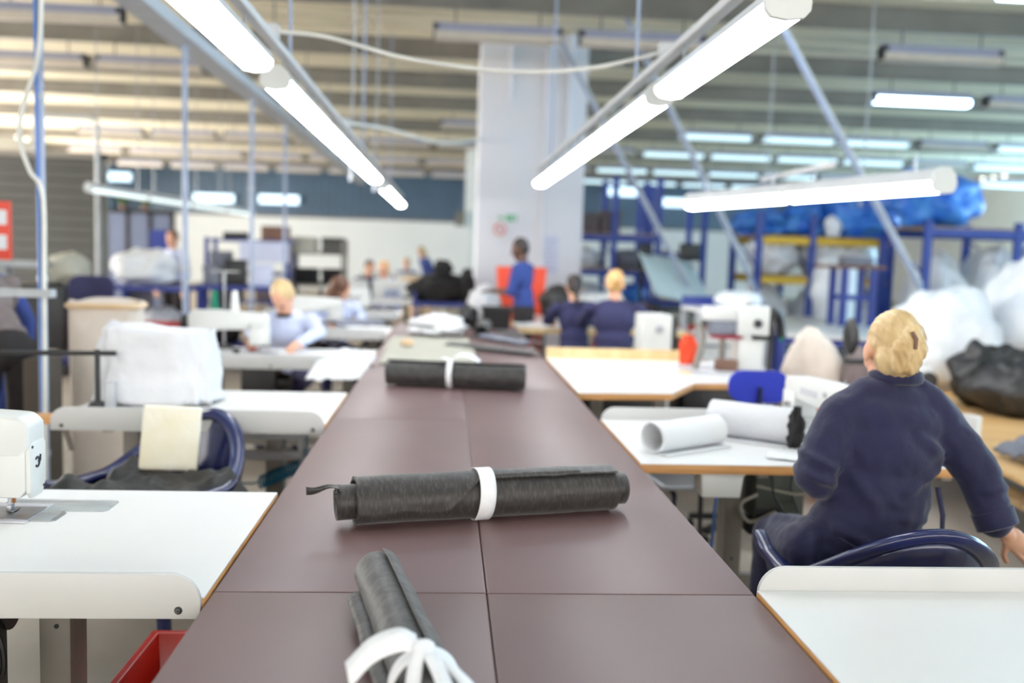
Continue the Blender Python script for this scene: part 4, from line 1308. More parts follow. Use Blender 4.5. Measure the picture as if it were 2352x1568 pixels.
# ---- the woman in the navy coverall at the second right table (facing away)
def main_woman():
    P, m = [], 'coverall'
    E = lambda c, r, rot=None: P.append(('ell', c, r, rot, m))
    Cc = lambda a, b, r0, r1: P.append(('cap', a, b, r0, r1, m))
    tilt = [list(q) for q in rotm('Y', 9)]
    E((1.275, 2.74, 0.57), (0.205, 0.165, 0.135))                 # seat and hips
    E((1.30, 2.72, 0.70), (0.185, 0.145, 0.13), tilt)
    E((1.325, 2.72, 0.82), (0.175, 0.13, 0.15), tilt)
    E((1.345, 2.73, 0.955), (0.182, 0.128, 0.16), tilt)
    E((1.358, 2.735, 1.045), (0.19, 0.115, 0.10), tilt)
    E((1.365, 2.74, 1.125), (0.135, 0.082, 0.055), tilt)
    E((1.372, 2.745, 1.16), (0.068, 0.062, 0.045))                # collar stand
    SL, EL, WL = (1.205, 2.73, 1.045), (1.115, 2.68, 0.895), (1.26, 2.98, 0.865)
    Cc(SL, EL, 0.075, 0.07)
    Cc(EL, WL, 0.07, 0.05)
    Cc((1.13, 2.68, 0.865), (1.19, 2.76, 0.84), 0.055, 0.05)      # sleeve bagging at the elbow
    SR, ER, WR = (1.515, 2.73, 1.035), (1.625, 2.69, 0.90), (1.665, 2.645, 0.765)
    Cc((1.30, 2.74, 1.125), SL, 0.06, 0.078)
    Cc((1.44, 2.74, 1.12), SR, 0.06, 0.078)
    Cc(SR, ER, 0.075, 0.066)
    Cc(ER, WR, 0.066, 0.056)
    for s, kx in ((-1, 1.19), (1, 1.44)):                         # thighs run forward under the table
        Cc((1.275 + s * 0.1, 2.78, 0.56), (kx, 3.2, 0.545), 0.105, 0.075)
        Cc((kx, 3.2, 0.545), (kx + 0.0, 3.22, 0.13), 0.072, 0.062)
    Cc((1.14, 2.72, 0.64), (1.15, 2.95, 0.60), 0.10, 0.09)        # bunched cloth at the left hip
    def folds(c):
        d = 0.0
        d += 0.006 * nz(c.x * 7, c.y * 7, c.z * 6) + 0.005 * (0.4 - abs(nz(c.x * 11 + c.z * 5, c.y * 10, c.z * 9)))+ 0.003 * nz(c.x * 24, c.y * 24, c.z * 18)
        # strained folds running from the armpits and around the waist
        for (px, pz, qx, qz, w, a) in ((1.50, 0.92, 1.36, 0.86, 0.016, 0.008), (1.50, 0.95, 1.40, 1.02, 0.014, 0.007), (1.20, 0.92, 1.28, 0.80, 0.016, 0.006),
                                       (1.17, 0.74, 1.34, 0.665, 0.012, 0.009), (1.34, 0.665, 1.50, 0.715, 0.012, 0.008), (1.12, 0.73, 1.10, 0.60, 0.012, 0.006),
                                       (1.15, 0.67, 1.24, 0.62, 0.012, 0.006), (1.25, 0.78, 1.45, 0.76, 0.015, 0.005),
                                       (1.62, 0.86, 1.70, 0.87, 0.012, 0.006), (1.64, 0.80, 1.72, 0.79, 0.01, 0.005), (1.06, 0.96, 1.15, 0.92, 0.012, 0.006), (1.07, 0.90, 1.16, 0.87, 0.012, 0.007)):
            vx, vz = qx - px, qz - pz
            t = max(0, min(1, ((c.x - px) * vx + (c.z - pz) * vz) / (vx * vx + vz * vz)))
            dd = math.hypot(c.x - px - t * vx, c.z - pz - t * vz)
            d += 1.5 * a * math.exp(-(dd / w) ** 2) * math.sin(PI * min(1, max(0, 0.15 + 0.7 * t)))
            d -= 0.5 * a * math.exp(-((dd - 2 * w) / w) ** 2)
        if c.y < 2.72 and 0.965 < c.z < 0.985 and 1.2 < c.x < 1.5:
            d += 0.0
        return d
    body = soft_mesh('body', P, 0.0085, 5, folds)
    H = Matrix.Translation((1.362, 2.76, 1.258)) @ (rotm('Z', -4) @ rotm('X', -10) @ rotm('Y', 4)).to_4x4()
    hp = move(head_prims('skin'), H)
    hp.append(('cap', (1.37, 2.75, 1.13), tuple(H @ Vector((0, -0.015, -0.05))), 0.055, 0.05, 'skin'))
    headm = soft_mesh('head', hp, 0.005, 3)
    hr = soft_mesh('hand', hand_prims((1.685, 2.635, 0.735), (0.72, -0.1, -0.55), -1, 'skin', (0.2, 0.6, -0.3), 0.22, 0.95), 0.0035, 3)
    hl = soft_mesh('hand', hand_prims((1.285, 3.03, 0.862), (0.45, 0.9, -0.02), 1, 'skin', (0, 0, -1), 0.3, 0.95), 0.005, 3)
    me = join_meshes('person', [body, headm, hr, hl])
    off = Vector((1.28, 2.72, 0.0))
    me.transform(Matrix.Translation(-off))
    g = link('person', me, None, off)
    tag(g, 'person with blonde pinned-up hair in a navy coverall, seated with back turned, right arm out', 'person', 'workers in the hall')
    D = Matrix.Translation(-off)
    hs = [('ell', (0, -0.022, 0.034), (0.077, 0.089, 0.092), None, 'hair_blonde'), ('ell', (0, -0.055, -0.03), (0.07, 0.055, 0.062), None, 'hair_blonde'),
          ('cap', (0.022, -0.10, 0.05), (-0.012, -0.118, -0.01), 0.028, 0.032, 'hair_blonde'), ('cap', (-0.012, -0.118, -0.01), (-0.018, -0.105, -0.06), 0.032, 0.022, 'hair_blonde'),
          ('cap', (0.036, -0.085, 0.055), (0.034, -0.112, 0.0), 0.026, 0.028, 'hair_blonde'), ('cap', (0.034, -0.112, 0.0), (0.018, -0.1, -0.06), 0.028, 0.02, 'hair_blonde')]
    ho = soft_mesh('hair', move(hs, D @ H), 0.005, 2, lambda c: 0.0025 * nz(c.x * 50 + c.z * 30, c.y * 50, c.z * 12) + 0.0015 * math.sin((c.x * 1.2 + c.z * 0.6) * 260))
    hair = link('hair', ho, g)
    b = MB(); b.tube([tuple(D @ H @ Vector(q)) for q in ((0.0, -0.14, 0.045), (0.012, -0.145, 0.025), (0.012, -0.143, -0.005))], 0.006, 8)
    b.build('hair_clip', 'brown_box', hair)
    # collar, cuff, waist seam, belt end
    c = MB()
    c.tube([(0.09 + 0.066 * math.cos(q), 0.018 + 0.06 * math.sin(q), 1.178 - 0.008 * math.sin(q)) for q in [2 * PI * i / 28 for i in range(28)]], 0.017, 8, closed=True, flat=1.4)
    c.build('collar', 'coverall', g, angle=70)
    w = Vector(WR) - off
    d = (Vector(WR) - Vector(ER)).normalized()
    c = MB(); c.tube([tuple(w - d * 0.03), tuple(w + d * 0.022), tuple(w + d * 0.026)], [0.062, 0.060, 0.045], 20)
    c.build('cuff', 'coverall', g, angle=50)
    s = MB()
    s.tube([tuple(Vector(q) - off) for q in spline([(1.125, 2.70, 0.745), (1.20, 2.595, 0.70), (1.29, 2.572, 0.672), (1.38, 2.575, 0.668), (1.46, 2.61, 0.69)], 30)], 0.0035, 6)
    s.build('waist_seam', 'coverall', g)
    s = MB()
    ribbon(s, [tuple(Vector(q) - off) for q in ((1.487, 2.66, 0.86), (1.50, 2.645, 0.78), (1.502, 2.64, 0.67))], [0.02, 0.018, 0.008], (1, 0.2, 0))
    s.build('belt_end', 'coverall', g, solid=0.003)
    s = MB(); s.prism(round_rect(0.075, 0.09, 0.01), 0, 0.004, 'y', Matrix.Translation((-0.19, -0.075, 0.60)) @ rotm('Z', 48).to_4x4())
    return g
main_woman()

V = Vector
# bending worker at the far left and the colleague half hidden behind
person('person bending over at the left edge, taupe knit jumper and dark trousers', (-2.45, 5.35, 0), R(48), 'stand', lean=42, head=(10, 0), top='taupe_knit', legs='dark_trousers', hair='hair_brown', style='bob',
       arms={'L': ((-0.22, 0.42, 1.1), (-0.12, 0.62, 0.98), (0.1, 0.9, -0.3)), 'R': ((0.22, 0.42, 1.1), (0.12, 0.62, 0.98), (-0.1, 0.9, -0.3))}, wide=1.02)
person('person in blue top with pink collar, half hidden behind the bending one', (-2.80, 6.25, 0), R(150), 'stand', lean=20, head=(15, 0), top='blue_cloth', legs='jeans', hair='hair_brown', style='short', collar='pink_cloth', h=0.92)
# blonde machinist facing the camera at the third left table
person('person with blonde hair in a white coat bent over a machine at left', (-1.16, 7.16, 0), R(176), 'sit', lean=24, head=(34, -14), top='pale_blue_cloth', legs='navy_cloth', hair='hair_blonde', style='short',
       arms={'L': ((-0.27, 0.27, 0.9), (-0.17, 0.5, 0.84), (0.2, 1, -0.15)), 'R': ((0.24, 0.24, 0.9), (0.14, 0.5, 0.86), (-0.2, 1, -0.1))}, collar='black_cloth', voxel=0.01)
person('person with long brown hair in a white coat behind the fourth left table', (-1.10, 9.15, 0), R(200), 'sit', lean=28, head=(20, 80), top='pale_blue_cloth', legs='navy_cloth', hair='hair_brown', style='long', collar='purple_cloth',
       arms={'L': ((-0.25, 0.2, 0.86), (-0.15, 0.45, 0.84), (0.2, 1, -0.15)), 'R': ((0.25, 0.2, 0.86), (0.15, 0.45, 0.84), (-0.2, 1, -0.1))})
# standing worker by the column
person('person standing in a royal blue work shirt before the white column', (0.84, 10.08, 0), R(64), 'stand', lean=4, head=(14, 10), top='blue_cloth', legs='dark_trousers', skin='skin_dark', hair='hair_dark', style='crop', sleeve='short',
       arms={'L': ((-0.24, 0.06, 1.1), (-0.17, 0.29, 1.1), (0.2, 1, 0.1)), 'R': ((0.24, 0.06, 1.1), (0.14, 0.29, 1.1), (-0.2, 1, 0.1))}, h=1.0)
# two seated workers in navy at the fourth right table
person('person with dark ponytail in navy, seated left of the fair-haired one', (1.25, 8.95, 0), R(2), 'sit', lean=10, head=(6, 0), top='navy_cloth', legs='navy_cloth', hair='hair_dark', style='ponytail',
       arms={'L': ((-0.25, 0.2, 0.86), (-0.15, 0.45, 0.84), (0.2, 1, -0.15)), 'R': ((0.25, 0.2, 0.86), (0.15, 0.45, 0.84), (-0.2, 1, -0.1))})
person('person with ginger blonde bun in navy, seated with back turned beyond the wooden board', (1.54, 8.45, 0), R(-6), 'sit', lean=6, head=(6, 0), top='navy_cloth', legs='navy_cloth', hair='hair_ginger', style='bun', wide=1.2, h=1.04,
       arms={'L': ((-0.29, 0.18, 0.86), (-0.18, 0.42, 0.84), (0.2, 1, -0.15)), 'R': ((0.29, 0.18, 0.86), (0.18, 0.42, 0.84), (-0.2, 1, -0.1))})
# distant workers
far = dict(voxel=0.014, disp=0.004)
person('person in pale shirt and dark apron standing behind the blue benches at left', (-3.98, 14.0, 0), R(160), 'stand', head=(18, 0), top='pale_blue_cloth', legs='dark_trousers', hair='hair_brown', style='short', **far)
person('person with dark hair in navy at a far bench, left of the ginger one', (-1.3, 15.4, 0), R(205), 'sit', lean=10, head=(20, 0), top='navy_cloth', legs='dark_trousers', hair='hair_dark', style='short', **far)
person('person with ginger hair and pale sleeves, right one of two side by side', (-0.9, 14.65, 0), R(150), 'sit', lean=10, head=(10, 0), top='pale_blue_cloth', legs='dark_trousers', hair='hair_ginger', style='short', **far)
person('person in blue seated far off, left of the standing blue figure', (-0.85, 20.5, 0), R(170), 'sit', lean=6, head=(10, 0), top='blue_cloth', legs='dark_trousers', hair='hair_blonde', style='short', **far)
person('person with fair hair in blue standing far off near the white wall', (-0.38, 21.0, 0), R(120), 'stand', lean=18, head=(20, 0), top='blue_cloth', legs='dark_trousers', hair='hair_blonde', style='bob', h=0.96, **far)
person('person in light blue shirt standing far off by the blue rack', (4.72, 20.0, 0), R(100), 'stand', head=(10, 0), top='light_blue_cloth', legs='dark_trousers', hair='hair_dark', style='short', **far)

# ------------------------------------------------------------------ on and under the woman's table
def white_roll(label, p0, p1, r, m='paper_white', a_end=R(-60), name='fabric_roll', turns=2.2):
    p0, p1 = V(p0), V(p1)
    g = thing(name, label, 'fabric roll', p0, math.atan2(p1.y - p0.y, p1.x - p0.x), 'pale rolls')
    b = MB()
    spiral(b, (p1 - p0).length, r * 0.86, r, turns, a_end, 0.0, 0.96, 0.02, p0.x * 10, 24, 24, 0.004)
    b.build('rolled_sheet', m, g, solid=0.0022, angle=60)
    b = MB()
    b.grid(lambda u, v: (u * (p1 - p0).length * 0.98, -r * 0.3 - v * r * 1.1, 0.002 + 0.006 * abs(nz(u * 6, v * 3, 1))), 20, 6)
    b.build('loose_edge', m, g, solid=0.002)
    return g
white_roll('white fabric roll with open end toward the cutting table, on woman\'s table', (0.79, 3.45, ZT), (1.10, 3.66, ZT), 0.062)
white_roll('thicker white roll with black ties, against the machine on woman\'s table', (1.14, 3.86, ZT), (1.43, 3.66, ZT), 0.078, 'white_sheet', R(-110))
o = lump('black_ribbon_bundle', 'black_cloth', (1.405, 3.60, ZT), (0.03, 0.045, 0.085), 5, 0.35, 2.6)
tag(o, 'tangled black ribbon at the end of the thicker white roll', 'ribbon')
mw = sewing_machine('white sewing machine by the seated woman\'s left elbow', (1.60, 4.06, ZT), R(-86), emblem=False)
mw.scale = (1, 1, 0.84)
o = MB().grid(lambda u, v: ((u - 0.5) * 0.2, (v - 0.5) * 0.14, 0.004 + 0.012 * nz(u * 4, v * 4, 6) ** 2), 10, 8).build('paper_sheet', 'paper_white', solid=0.001, loc=(1.33, 3.40, ZT + 0.002), rotz=R(-25))
tag(o, 'creased white paper lying by the woman\'s left elbow', 'paper')
g = thing('hanging_tray', 'white plastic tray hung under the front edge of woman\'s table', 'tray', (1.02, 3.34, 0.655))
b = MB(); crate_wall(b, 0.078, 0.06, 0.0, 0.082, 0.004, 0.9)
b.build('tray_wall', 'machine_white', g, bevel=0.003)
MB().box(-0.07, -0.054, 0.0, 0.07, 0.054, 0.004).build('tray_base', 'machine_white', g)
MB().box(-0.084, -0.064, 0.082, 0.084, 0.064, 0.094).build('rim', 'machine_white', g, bevel=0.002)
g = thing('control_box', 'grey green motor control box with cables under woman\'s table', 'control box', (1.36, 3.7, 0.42))
MB().box(-0.1, -0.1, 0.06, 0.1, 0.1, 0.31).build('case', mat('control_grey', (74, 78, 70), 0.5), g, bevel=0.008)
MB().box(-0.1, -0.103, 0.06, -0.0, -0.1, 0.11).build('terminal_strip', 'dark_steel', g)
for k in range(6):
    MB().cyl((-0.02 + 0.014 * k, -0.1, 0.14), (-0.02 + 0.014 * k, -0.103, 0.14), 0.004).build('socket', 'black_plastic', g)
MB().box(-0.11, -0.06, -0.02, 0.02, 0.06, 0.06).build('motor', 'black_plastic', g, bevel=0.02)
MB().box(-0.03, -0.09, -0.03, 0.0, -0.06, 0.03).build('relay', 'amber_plastic', g)
for pts, m, r in (([(-0.05, -0.11, 0.3), (-0.04, -0.13, 0.18), (0.02, -0.12, 0.08)], 'cable_black', 0.005), ([(0.05, -0.11, 0.3), (0.03, -0.125, 0.2), (0.07, -0.12, 0.1)], 'cable_black', 0.005),
                  ([(-0.02, -0.11, 0.1), (-0.13, -0.12, 0.06), (-0.17, -0.12, 0.13), (-0.1, -0.11, 0.17)], 'sheer_grey', 0.008), ([(-0.1, -0.1, 0.2), (0.05, -0.14, 0.18), (0.14, -0.16, 0.21)], 'sheer_grey', 0.006)):
    MB().tube(spline(pts, 18), r, 6).build('cable', m, g, angle=60)
MB().box(-0.08, -0.03, 0.305, 0.08, 0.03, 0.33).build('hanger', 'dark_steel', g)
o = MB().tube(spline([(1.045, 3.42, 0.66), (1.04, 3.43, 0.5), (1.05, 3.45, 0.3), (1.15, 3.5, 0.1), (1.4, 3.55, 0.012)], 24), 0.006, 6).build('air_line', 'cable_blue', angle=60)
tag(o, 'thin blue air line beside the steel leg of woman\'s table', 'hose')
g = thing('stool', 'low stool with black bent tube legs seen under woman\'s table', 'stool', (1.2, 4.4, 0), R(8))
b = MB(); b.prism(round_rect(0.34, 0.3, 0.03), 0.44, 0.455)
b.build('seat_pad', 'dark_steel', g)
b = MB(); b.tube([(x, y, 0.447) for x, y in round_rect(0.36, 0.32, 0.035)], 0.011, 8, closed=True)
b.build('seat_rim', 'grey_paint', g, angle=60)
for sx in (-1, 1):
    b = MB(); b.tube(spline([(sx * 0.15, -0.17, 0), (sx * 0.14, -0.16, 0.33), (sx * 0.13, -0.12, 0.42), (sx * 0.13, 0.12, 0.42), (sx * 0.14, 0.16, 0.33), (sx * 0.15, 0.17, 0)], 40), 0.013, 8)
    b.build('leg_hoop', 'black_plastic', g, angle=60)
b = MB(); b.tube([(-0.14, 0, 0.43), (0.14, 0, 0.43)], 0.01, 8)
b.build('cross_tube', 'black_plastic', g)
# blue office chair
def office_chair(label, loc, rotz, m, seat_z=0.5, back=(0.79, 0.955), w=0.31):
    g = thing('office_chair', label, 'chair', loc, rotz, 'office chairs')
    b = MB()
    n = 14
    zc, hh = (back[0] + back[1]) / 2, (back[1] - back[0])
    pts = round_rect(w, hh, hh * 0.42, 6)
    b.prism([(x, z + zc) for x, z in pts], -0.27, -0.235, 'y')
    b.v = [(x, y - 0.03 * (1 - (x / (w / 2)) ** 2), z) for x, y, z in b.v]
    b.build('backrest', m, g, bevel=0.008)
    b = MB(); b.bar((0, -0.28, zc), (0, -0.26, seat_z - 0.03), 0.06, 0.012).bar((0, -0.26, seat_z - 0.04), (0, 0, seat_z - 0.04), 0.06, 0.012)
    b.build('back_bracket', 'black_plastic', g)
    b = MB(); b.prism(round_rect(0.44, 0.42, 0.1), seat_z - 0.03, seat_z + 0.03)
    b.build('seat', m, g, bevel=0.015, seg=3)
    MB().cyl((0, 0, 0.1), (0, 0, seat_z - 0.03), 0.025).build('gas_column', 'dark_steel', g)
    for k in range(5):
        a = 2 * PI * k / 5
        e = V((0.26 * math.cos(a), 0.26 * math.sin(a), 0.07))
        MB().bar((0, 0, 0.11), e, 0.04, 0.03).build('base_arm', 'black_plastic', g)
        MB().cyl(e + V((0, -0.012, -0.045)), e + V((0, 0.012, -0.045)), 0.025).build('castor', 'black_plastic', g)
    return g
office_chair('royal blue office chair pushed between the two right tables', (1.62, 4.95, 0), 0, 'office_blue')
office_chair('black office chair at the fair-haired worker in navy', (1.66, 8.42, 0), 0, 'black_plastic', 0.44, (0.58, 0.71), 0.42)

# L shaped bench with wooden board (third right table)
g = thing('angled_bench', 'white bench with stepped wooden edge and a pale wood board behind', 'table', (1.45, 5.8, 0))
poly = [(0.725, 4.96), (1.25, 5.01), (1.49, 5.45), (2.22, 5.53), (2.22, 6.62), (0.725, 6.62)]
MB().prism([(x - 1.45, y - 5.8) for x, y in poly], ZT - 0.036, ZT - 0.003).build('tabletop', 'wood_edge', g)
MB().prism([(x - 1.45, y - 5.8) for x, y in poly], ZT - 0.003, ZT).build('laminate_surface', 'laminate', g)
MB().box(-0.725, 0.82, ZT - 0.03, 0.35, 0.84, ZT + 0.075).build('guard_board', 'pale_wood', g)
for x, y in ((-0.6, -0.7), (-0.6, 0.7), (0.65, -0.15), (0.65, 0.7), (-0.25, -0.7)):
    MB().box(x - 0.03, y - 0.03, 0, x + 0.03, y + 0.03, ZT - 0.036).build('leg', 'steel_paint', g)
MB().box(-0.55, 0.2, 0.25, 0.0, 0.6, 0.7).build('drawer_unit', 'dark_steel', g, bevel=0.01)
MB().box(0.1, 0.1, 0.2, 0.6, 0.5, 0.72).build('motor_box', 'black_plastic', g, bevel=0.01)
o = MB().box(-0.03, -0.05, 0, 0.03, 0.05, 0.012).build('wood_offcut', 'pale_wood', bevel=0.002, loc=(1.56, 5.9, ZT), rotz=R(30))
tag(o, 'small pale wood offcut on the angled bench', 'wood')

# seam bonding machine on that bench
g = thing('bonding_machine', 'tall white bonding machine with dial and black frame on angled bench', 'machine', (2.0, 6.05, ZT))
MB().box(-0.42, -0.2, 0, 0.16, 0.2, 0.02).build('base_plate', 'machine_grey', g, bevel=0.004)
MB().box(-0.085, -0.08, 0.02, 0.085, 0.1, 0.27).build('column', 'machine_white', g, bevel=0.012)
hd = MB().box(-0.1, -0.1, 0.25, 0.11, 0.12, 0.44).build('control_head', 'machine_white', g, bevel=0.012)
MB().cyl((0.03, -0.1, 0.33), (0.03, -0.115, 0.33), 0.03, 0.027, 18).build('dial', 'dark_steel', hd)
MB().box(-0.3, -0.06, 0.34, -0.08, 0.08, 0.43).build('arm', 'machine_white', g, bevel=0.01)
MB().box(-0.26, -0.07, 0.25, -0.1, 0.07, 0.34).build('nozzle_block', 'grey_cloth', g, bevel=0.008)
MB().box(-0.25, -0.09, 0.225, -0.06, 0.05, 0.245).build('press_plate', mat('dark_red', (150, 40, 60), 0.5), g, bevel=0.003)
MB().cyl((-0.17, 0, 0.02), (-0.17, 0, 0.225), 0.022).build('post', 'steel_paint', g)
MB().box(-0.23, -0.14, 0.02, -0.1, -0.04, 0.09).build('pedal_block', 'brown_box', g, bevel=0.004)
MB().tube([(-0.36, -0.05, 0.02), (-0.33, -0.04, 0.12), (-0.31, -0.03, 0.24), (-0.33, 0, 0.32)], 0.022, 10).build('lower_arm', 'steel_paint', g, angle=60)
MB().bar((0.13, -0.06, 0.0), (0.14, -0.05, 0.42), 0.028, 0.028).bar((0.0, -0.1, 0.24), (0.14, -0.06, 0.235), 0.02, 0.03).build('frame', 'black_plastic', g)
MB().tube(spline([(0.14, -0.05, 0.42), (0.19, -0.02, 0.38), (0.22, 0, 0.3), (0.23, 0, 0.24)], 14), 0.028, 8).build('hose', 'black_plastic', g, angle=60)
MB().cyl((0.23, 0, 0.25), (0.23, 0, 0.21), 0.024, 0.012).build('nozzle', 'thread_green', g)
MB().cyl((0.0, 0.0, 0.44), (0.0, 0.0, 0.47), 0.03).build('knob', 'steel', g)
o = lump('orange_cloth', 'orange_cloth', (1.67, 6.3, 0.954), (0.055, 0.05, 0.07), 9, 0.4, 2.0)
o.location.z = ZT
o.scale = (1, 1, 1.6)
tag(o, 'bright orange cloth bunched left of the bonding machine', 'cloth')
g = thing('welding_cabinet', 'white upright machine cabinet with round dial beside the fair-haired worker', 'machine', (1.69, 7.45, 0))
MB().box(-0.12, -0.1, 0, 0.12, 0.22, 1.06).build('cabinet', 'machine_white', g, bevel=0.012)
MB().cyl((0.02, -0.1, 0.95), (0.02, -0.113, 0.95), 0.035, 0.03, 20).build('dial', 'grey_paint', g)
MB().box(0.125, -0.06, 0.0, 0.17, 0.1, 1.05).build('side_post', 'black_plastic', g, bevel=0.006)
MB().box(-0.125, -0.105, 0.0, 0.125, -0.095, 0.1).build('kick_plate', 'dark_steel', g)

# fourth right table
g = thing('work_bench', 'white bench with pale wood edge where two navy workers sit', 'table', (1.62, 9.35, 0))
MB().box(-0.9, 0, ZT - 0.06, 0.85, 0.9, ZT - 0.003).build('tabletop', 'pale_wood', g)
MB().box(-0.898, 0.002, ZT - 0.003, 0.848, 0.898, ZT).build('laminate_surface', 'laminate', g)
for x in (-0.85, 0.8):
    for y in (0.06, 0.84):
        MB().box(x - 0.025, y - 0.025, 0, x + 0.025, y + 0.025, ZT - 0.06).build('leg', 'steel_paint', g)
stool_g = thing('office_chair', 'dark chair under the worker with the ponytail', 'chair', (1.25, 8.95, 0), 0, 'office chairs')
MB().box(-0.2, -0.2, 0.41, 0.2, 0.2, 0.45).build('seat', 'black_plastic', stool_g, bevel=0.015)
MB().cyl((0, 0, 0.03), (0, 0, 0.41), 0.025).build('gas_column', 'dark_steel', stool_g)
MB().cyl((0, 0, 0), (0, 0, 0.03), 0.24, 0.2, 20).build('base', 'black_plastic', stool_g)

# ------------------------------------------------------------------ far half of the cutting table
b = MB()
b.grid(lambda u, v: (-0.50 + 0.72 * u - 0.02 * (v > 0.5), 6.05 + 1.9 * v, TT + 0.012 + 0.012 * nz(u * 4, v * 5, 2) + (-0.12 * ((0.10 - u) / 0.10) if u < 0.10 else 0)), 24, 30)
o = b.build('sheer_cloth', 'sheer_grey', solid=0.004, angle=70)
tag(o, 'pale grey green cloth spread over the far half of cutting table', 'cloth')
o = lump('white_cloth_pile', 'paper_white', (-0.07, 8.3, TT + 0.006), (0.24, 0.34, 0.09), 12, 0.35, 2.0)
tag(o, 'crumpled white cloth pile on the far half of cutting table', 'cloth')
g = thing('fabric_roll', 'black roll seen end-on beside the crumpled white cloth', 'fabric roll', (0.31, 8.1, TT), R(84), 'black nonwoven rolls')
b = MB(); spiral(b, 0.7, 0.02, 0.062, 4, R(40), 0, 1.0, 0.02, 31, 20, 20)
b.build('rolled_cloth', 'nonwoven_fold', g, solid=0.002)
def slab(name, label, cat, pts, w, m, z=TT, h=0.02, group=None):
    p0, p1 = V(pts[0]), V(pts[1])
    L = (p1 - p0).length
    b = MB()
    b.grid(lambda u, v: (u * L, (v - 0.5) * w * (1 + 0.15 * nz(u * 5, 1)), h * (0.55 + 0.45 * math.sin(v * PI)) + 0.006 * nz(u * 8, v * 4, p0.x)), 18, 8)
    o = b.build(name, m, solid=0.008, angle=60, loc=(p0.x, p0.y, z + 0.006), rotz=math.atan2(p1.y - p0.y, p1.x - p0.x))
    tag(o, label, cat, group)
    return o
slab('folded_strip', 'flat dark folded strip lying just beyond the double black roll', 'cloth', ((0.05, 7.3), (0.68, 6.75)), 0.16, 'nonwoven_fold', h=0.03)
slab('folded_strip', 'flat dark folded strip at the right rim of cutting table', 'cloth', ((0.35, 8.1), (0.70, 7.5)), 0.2, 'grey_cloth', h=0.03)
slab('folded_strip', 'dark strips lapping toward the ponytailed worker', 'cloth', ((0.5, 8.35), (0.70, 8.0)), 0.14, 'nonwoven_fold', h=0.05)
g = thing('storage_bin', 'dark grey bin at the far end of cutting table', 'bin', (0.50, 9.25, TT))
b = MB(); crate_wall(b, 0.14, 0.16, 0, 0.2, 0.008, 0.88)
b.build('bin_wall', 'black_plastic', g)
MB().box(-0.12, -0.14, 0, 0.12, 0.14, 0.01).build('bin_base', 'black_plastic', g)
MB().tube([(x, y, 0.2) for x, y in round_rect(0.3, 0.34, 0.02)], 0.01, 6, closed=True).build('rim', 'black_plastic', g)
o = lump('smoke_cloth', 'smoke_bag', (0.22, 9.25, TT), (0.1, 0.2, 0.12), 14, 0.3, 2)
tag(o, 'dark cloth heap beside the bin on cutting table', 'cloth')
o = lump('tan_pouch', 'kraft', (-0.28, 7.0, TT + 0.03), (0.05, 0.05, 0.03), 15, 0.2, 2)
tag(o, 'small tan pouch on the pale grey green cloth', 'pouch')

# ------------------------------------------------------------------ left tables: machines, cloth, cones
sewing_machine('white sewing machine before the blonde worker in the white coat', (-1.27, 6.5, ZT), PI, emblem=False)
sewing_machine('white sewing machine before the worker with long brown hair', (-1.0, 8.6, ZT), PI, emblem=False)
sewing_machine('white sewing machine on the fifth left table', (-0.95, 11.0, ZT), PI, emblem=False)
b = MB()
b.grid(lambda u, v: (-0.78 + 0.34 * v - 0.06 * u, 6.12 - 0.42 * u + 0.03 * nz(v * 5, u * 5), ZT + 0.03 + 0.05 * math.sin(v * PI) * (1 - u) - 0.14 * max(0, u - 0.35) - 0.03 * nz(u * 6, v * 6, 8)), 18, 16)
o = b.build('white_drape', 'paper_white', solid=0.004, angle=70)
tag(o, 'white cloth drooping off the right end of the third left table', 'cloth')
slab('grey_cloth', 'grey folded cloth on the fourth left table', 'cloth', ((-1.0, 8.3), (-0.62, 8.62)), 0.3, 'grey_cloth', ZT, 0.09)
slab('white_cloth', 'white cloth spread at the right end of fourth left table', 'cloth', ((-0.85, 8.15), (-0.5, 8.25)), 0.24, 'paper_white', ZT, 0.05)
g = thing('thread_stand', 'thread stand with white and green cones left of the blonde worker', 'thread stand', (-1.56, 6.74, ZT), 0)
MB().cyl((0, 0, 0), (0, 0, 0.55), 0.008).build('pole', 'steel', g)
MB().cyl((0, 0, 0), (0, 0, 0.02), 0.06).build('base', 'dark_steel', g)
MB().box(-0.1, -0.02, 0.22, 0.1, 0.02, 0.23).build('tray', 'steel', g)
for x, m in ((-0.07, 'thread_green'), (0.07, 'thread_white')):
    MB().lathe([(0.032, 0.23), (0.034, 0.25), (0.02, 0.4), (0.01, 0.41)], 16, Matrix.Translation((x, 0, 0))).build('thread_cone', m, g)
MB().box(-0.1, -0.01, 0.54, 0.1, 0.01, 0.55).build('thread_guide', 'steel', g)
o = MB().lathe([(0.03, 0), (0.032, 0.02), (0.02, 0.07), (0.012, 0.075)], 14).build('thread_cone', 'red_plastic', loc=(-1.36, 6.7, ZT))
tag(o, 'red thread cone on the third left table', 'thread cone')
for k, (x, y, m, nm) in enumerate(((-1.52, 6.3, 'thread_black', 'small black spool at the left end of third left table'), (-1.36, 6.2, 'thread_black', 'second black spool, right of the small one, third left table'), (-0.72, 8.5, 'thread_black', 'black spool at the right end of fourth left table'))):
    o = MB().lathe([(0.03, 0), (0.03, 0.008), (0.02, 0.012), (0.02, 0.045), (0.03, 0.049), (0.03, 0.057)], 14).build('thread_spool', m, loc=(x, y, ZT))
    tag(o, nm, 'spool')
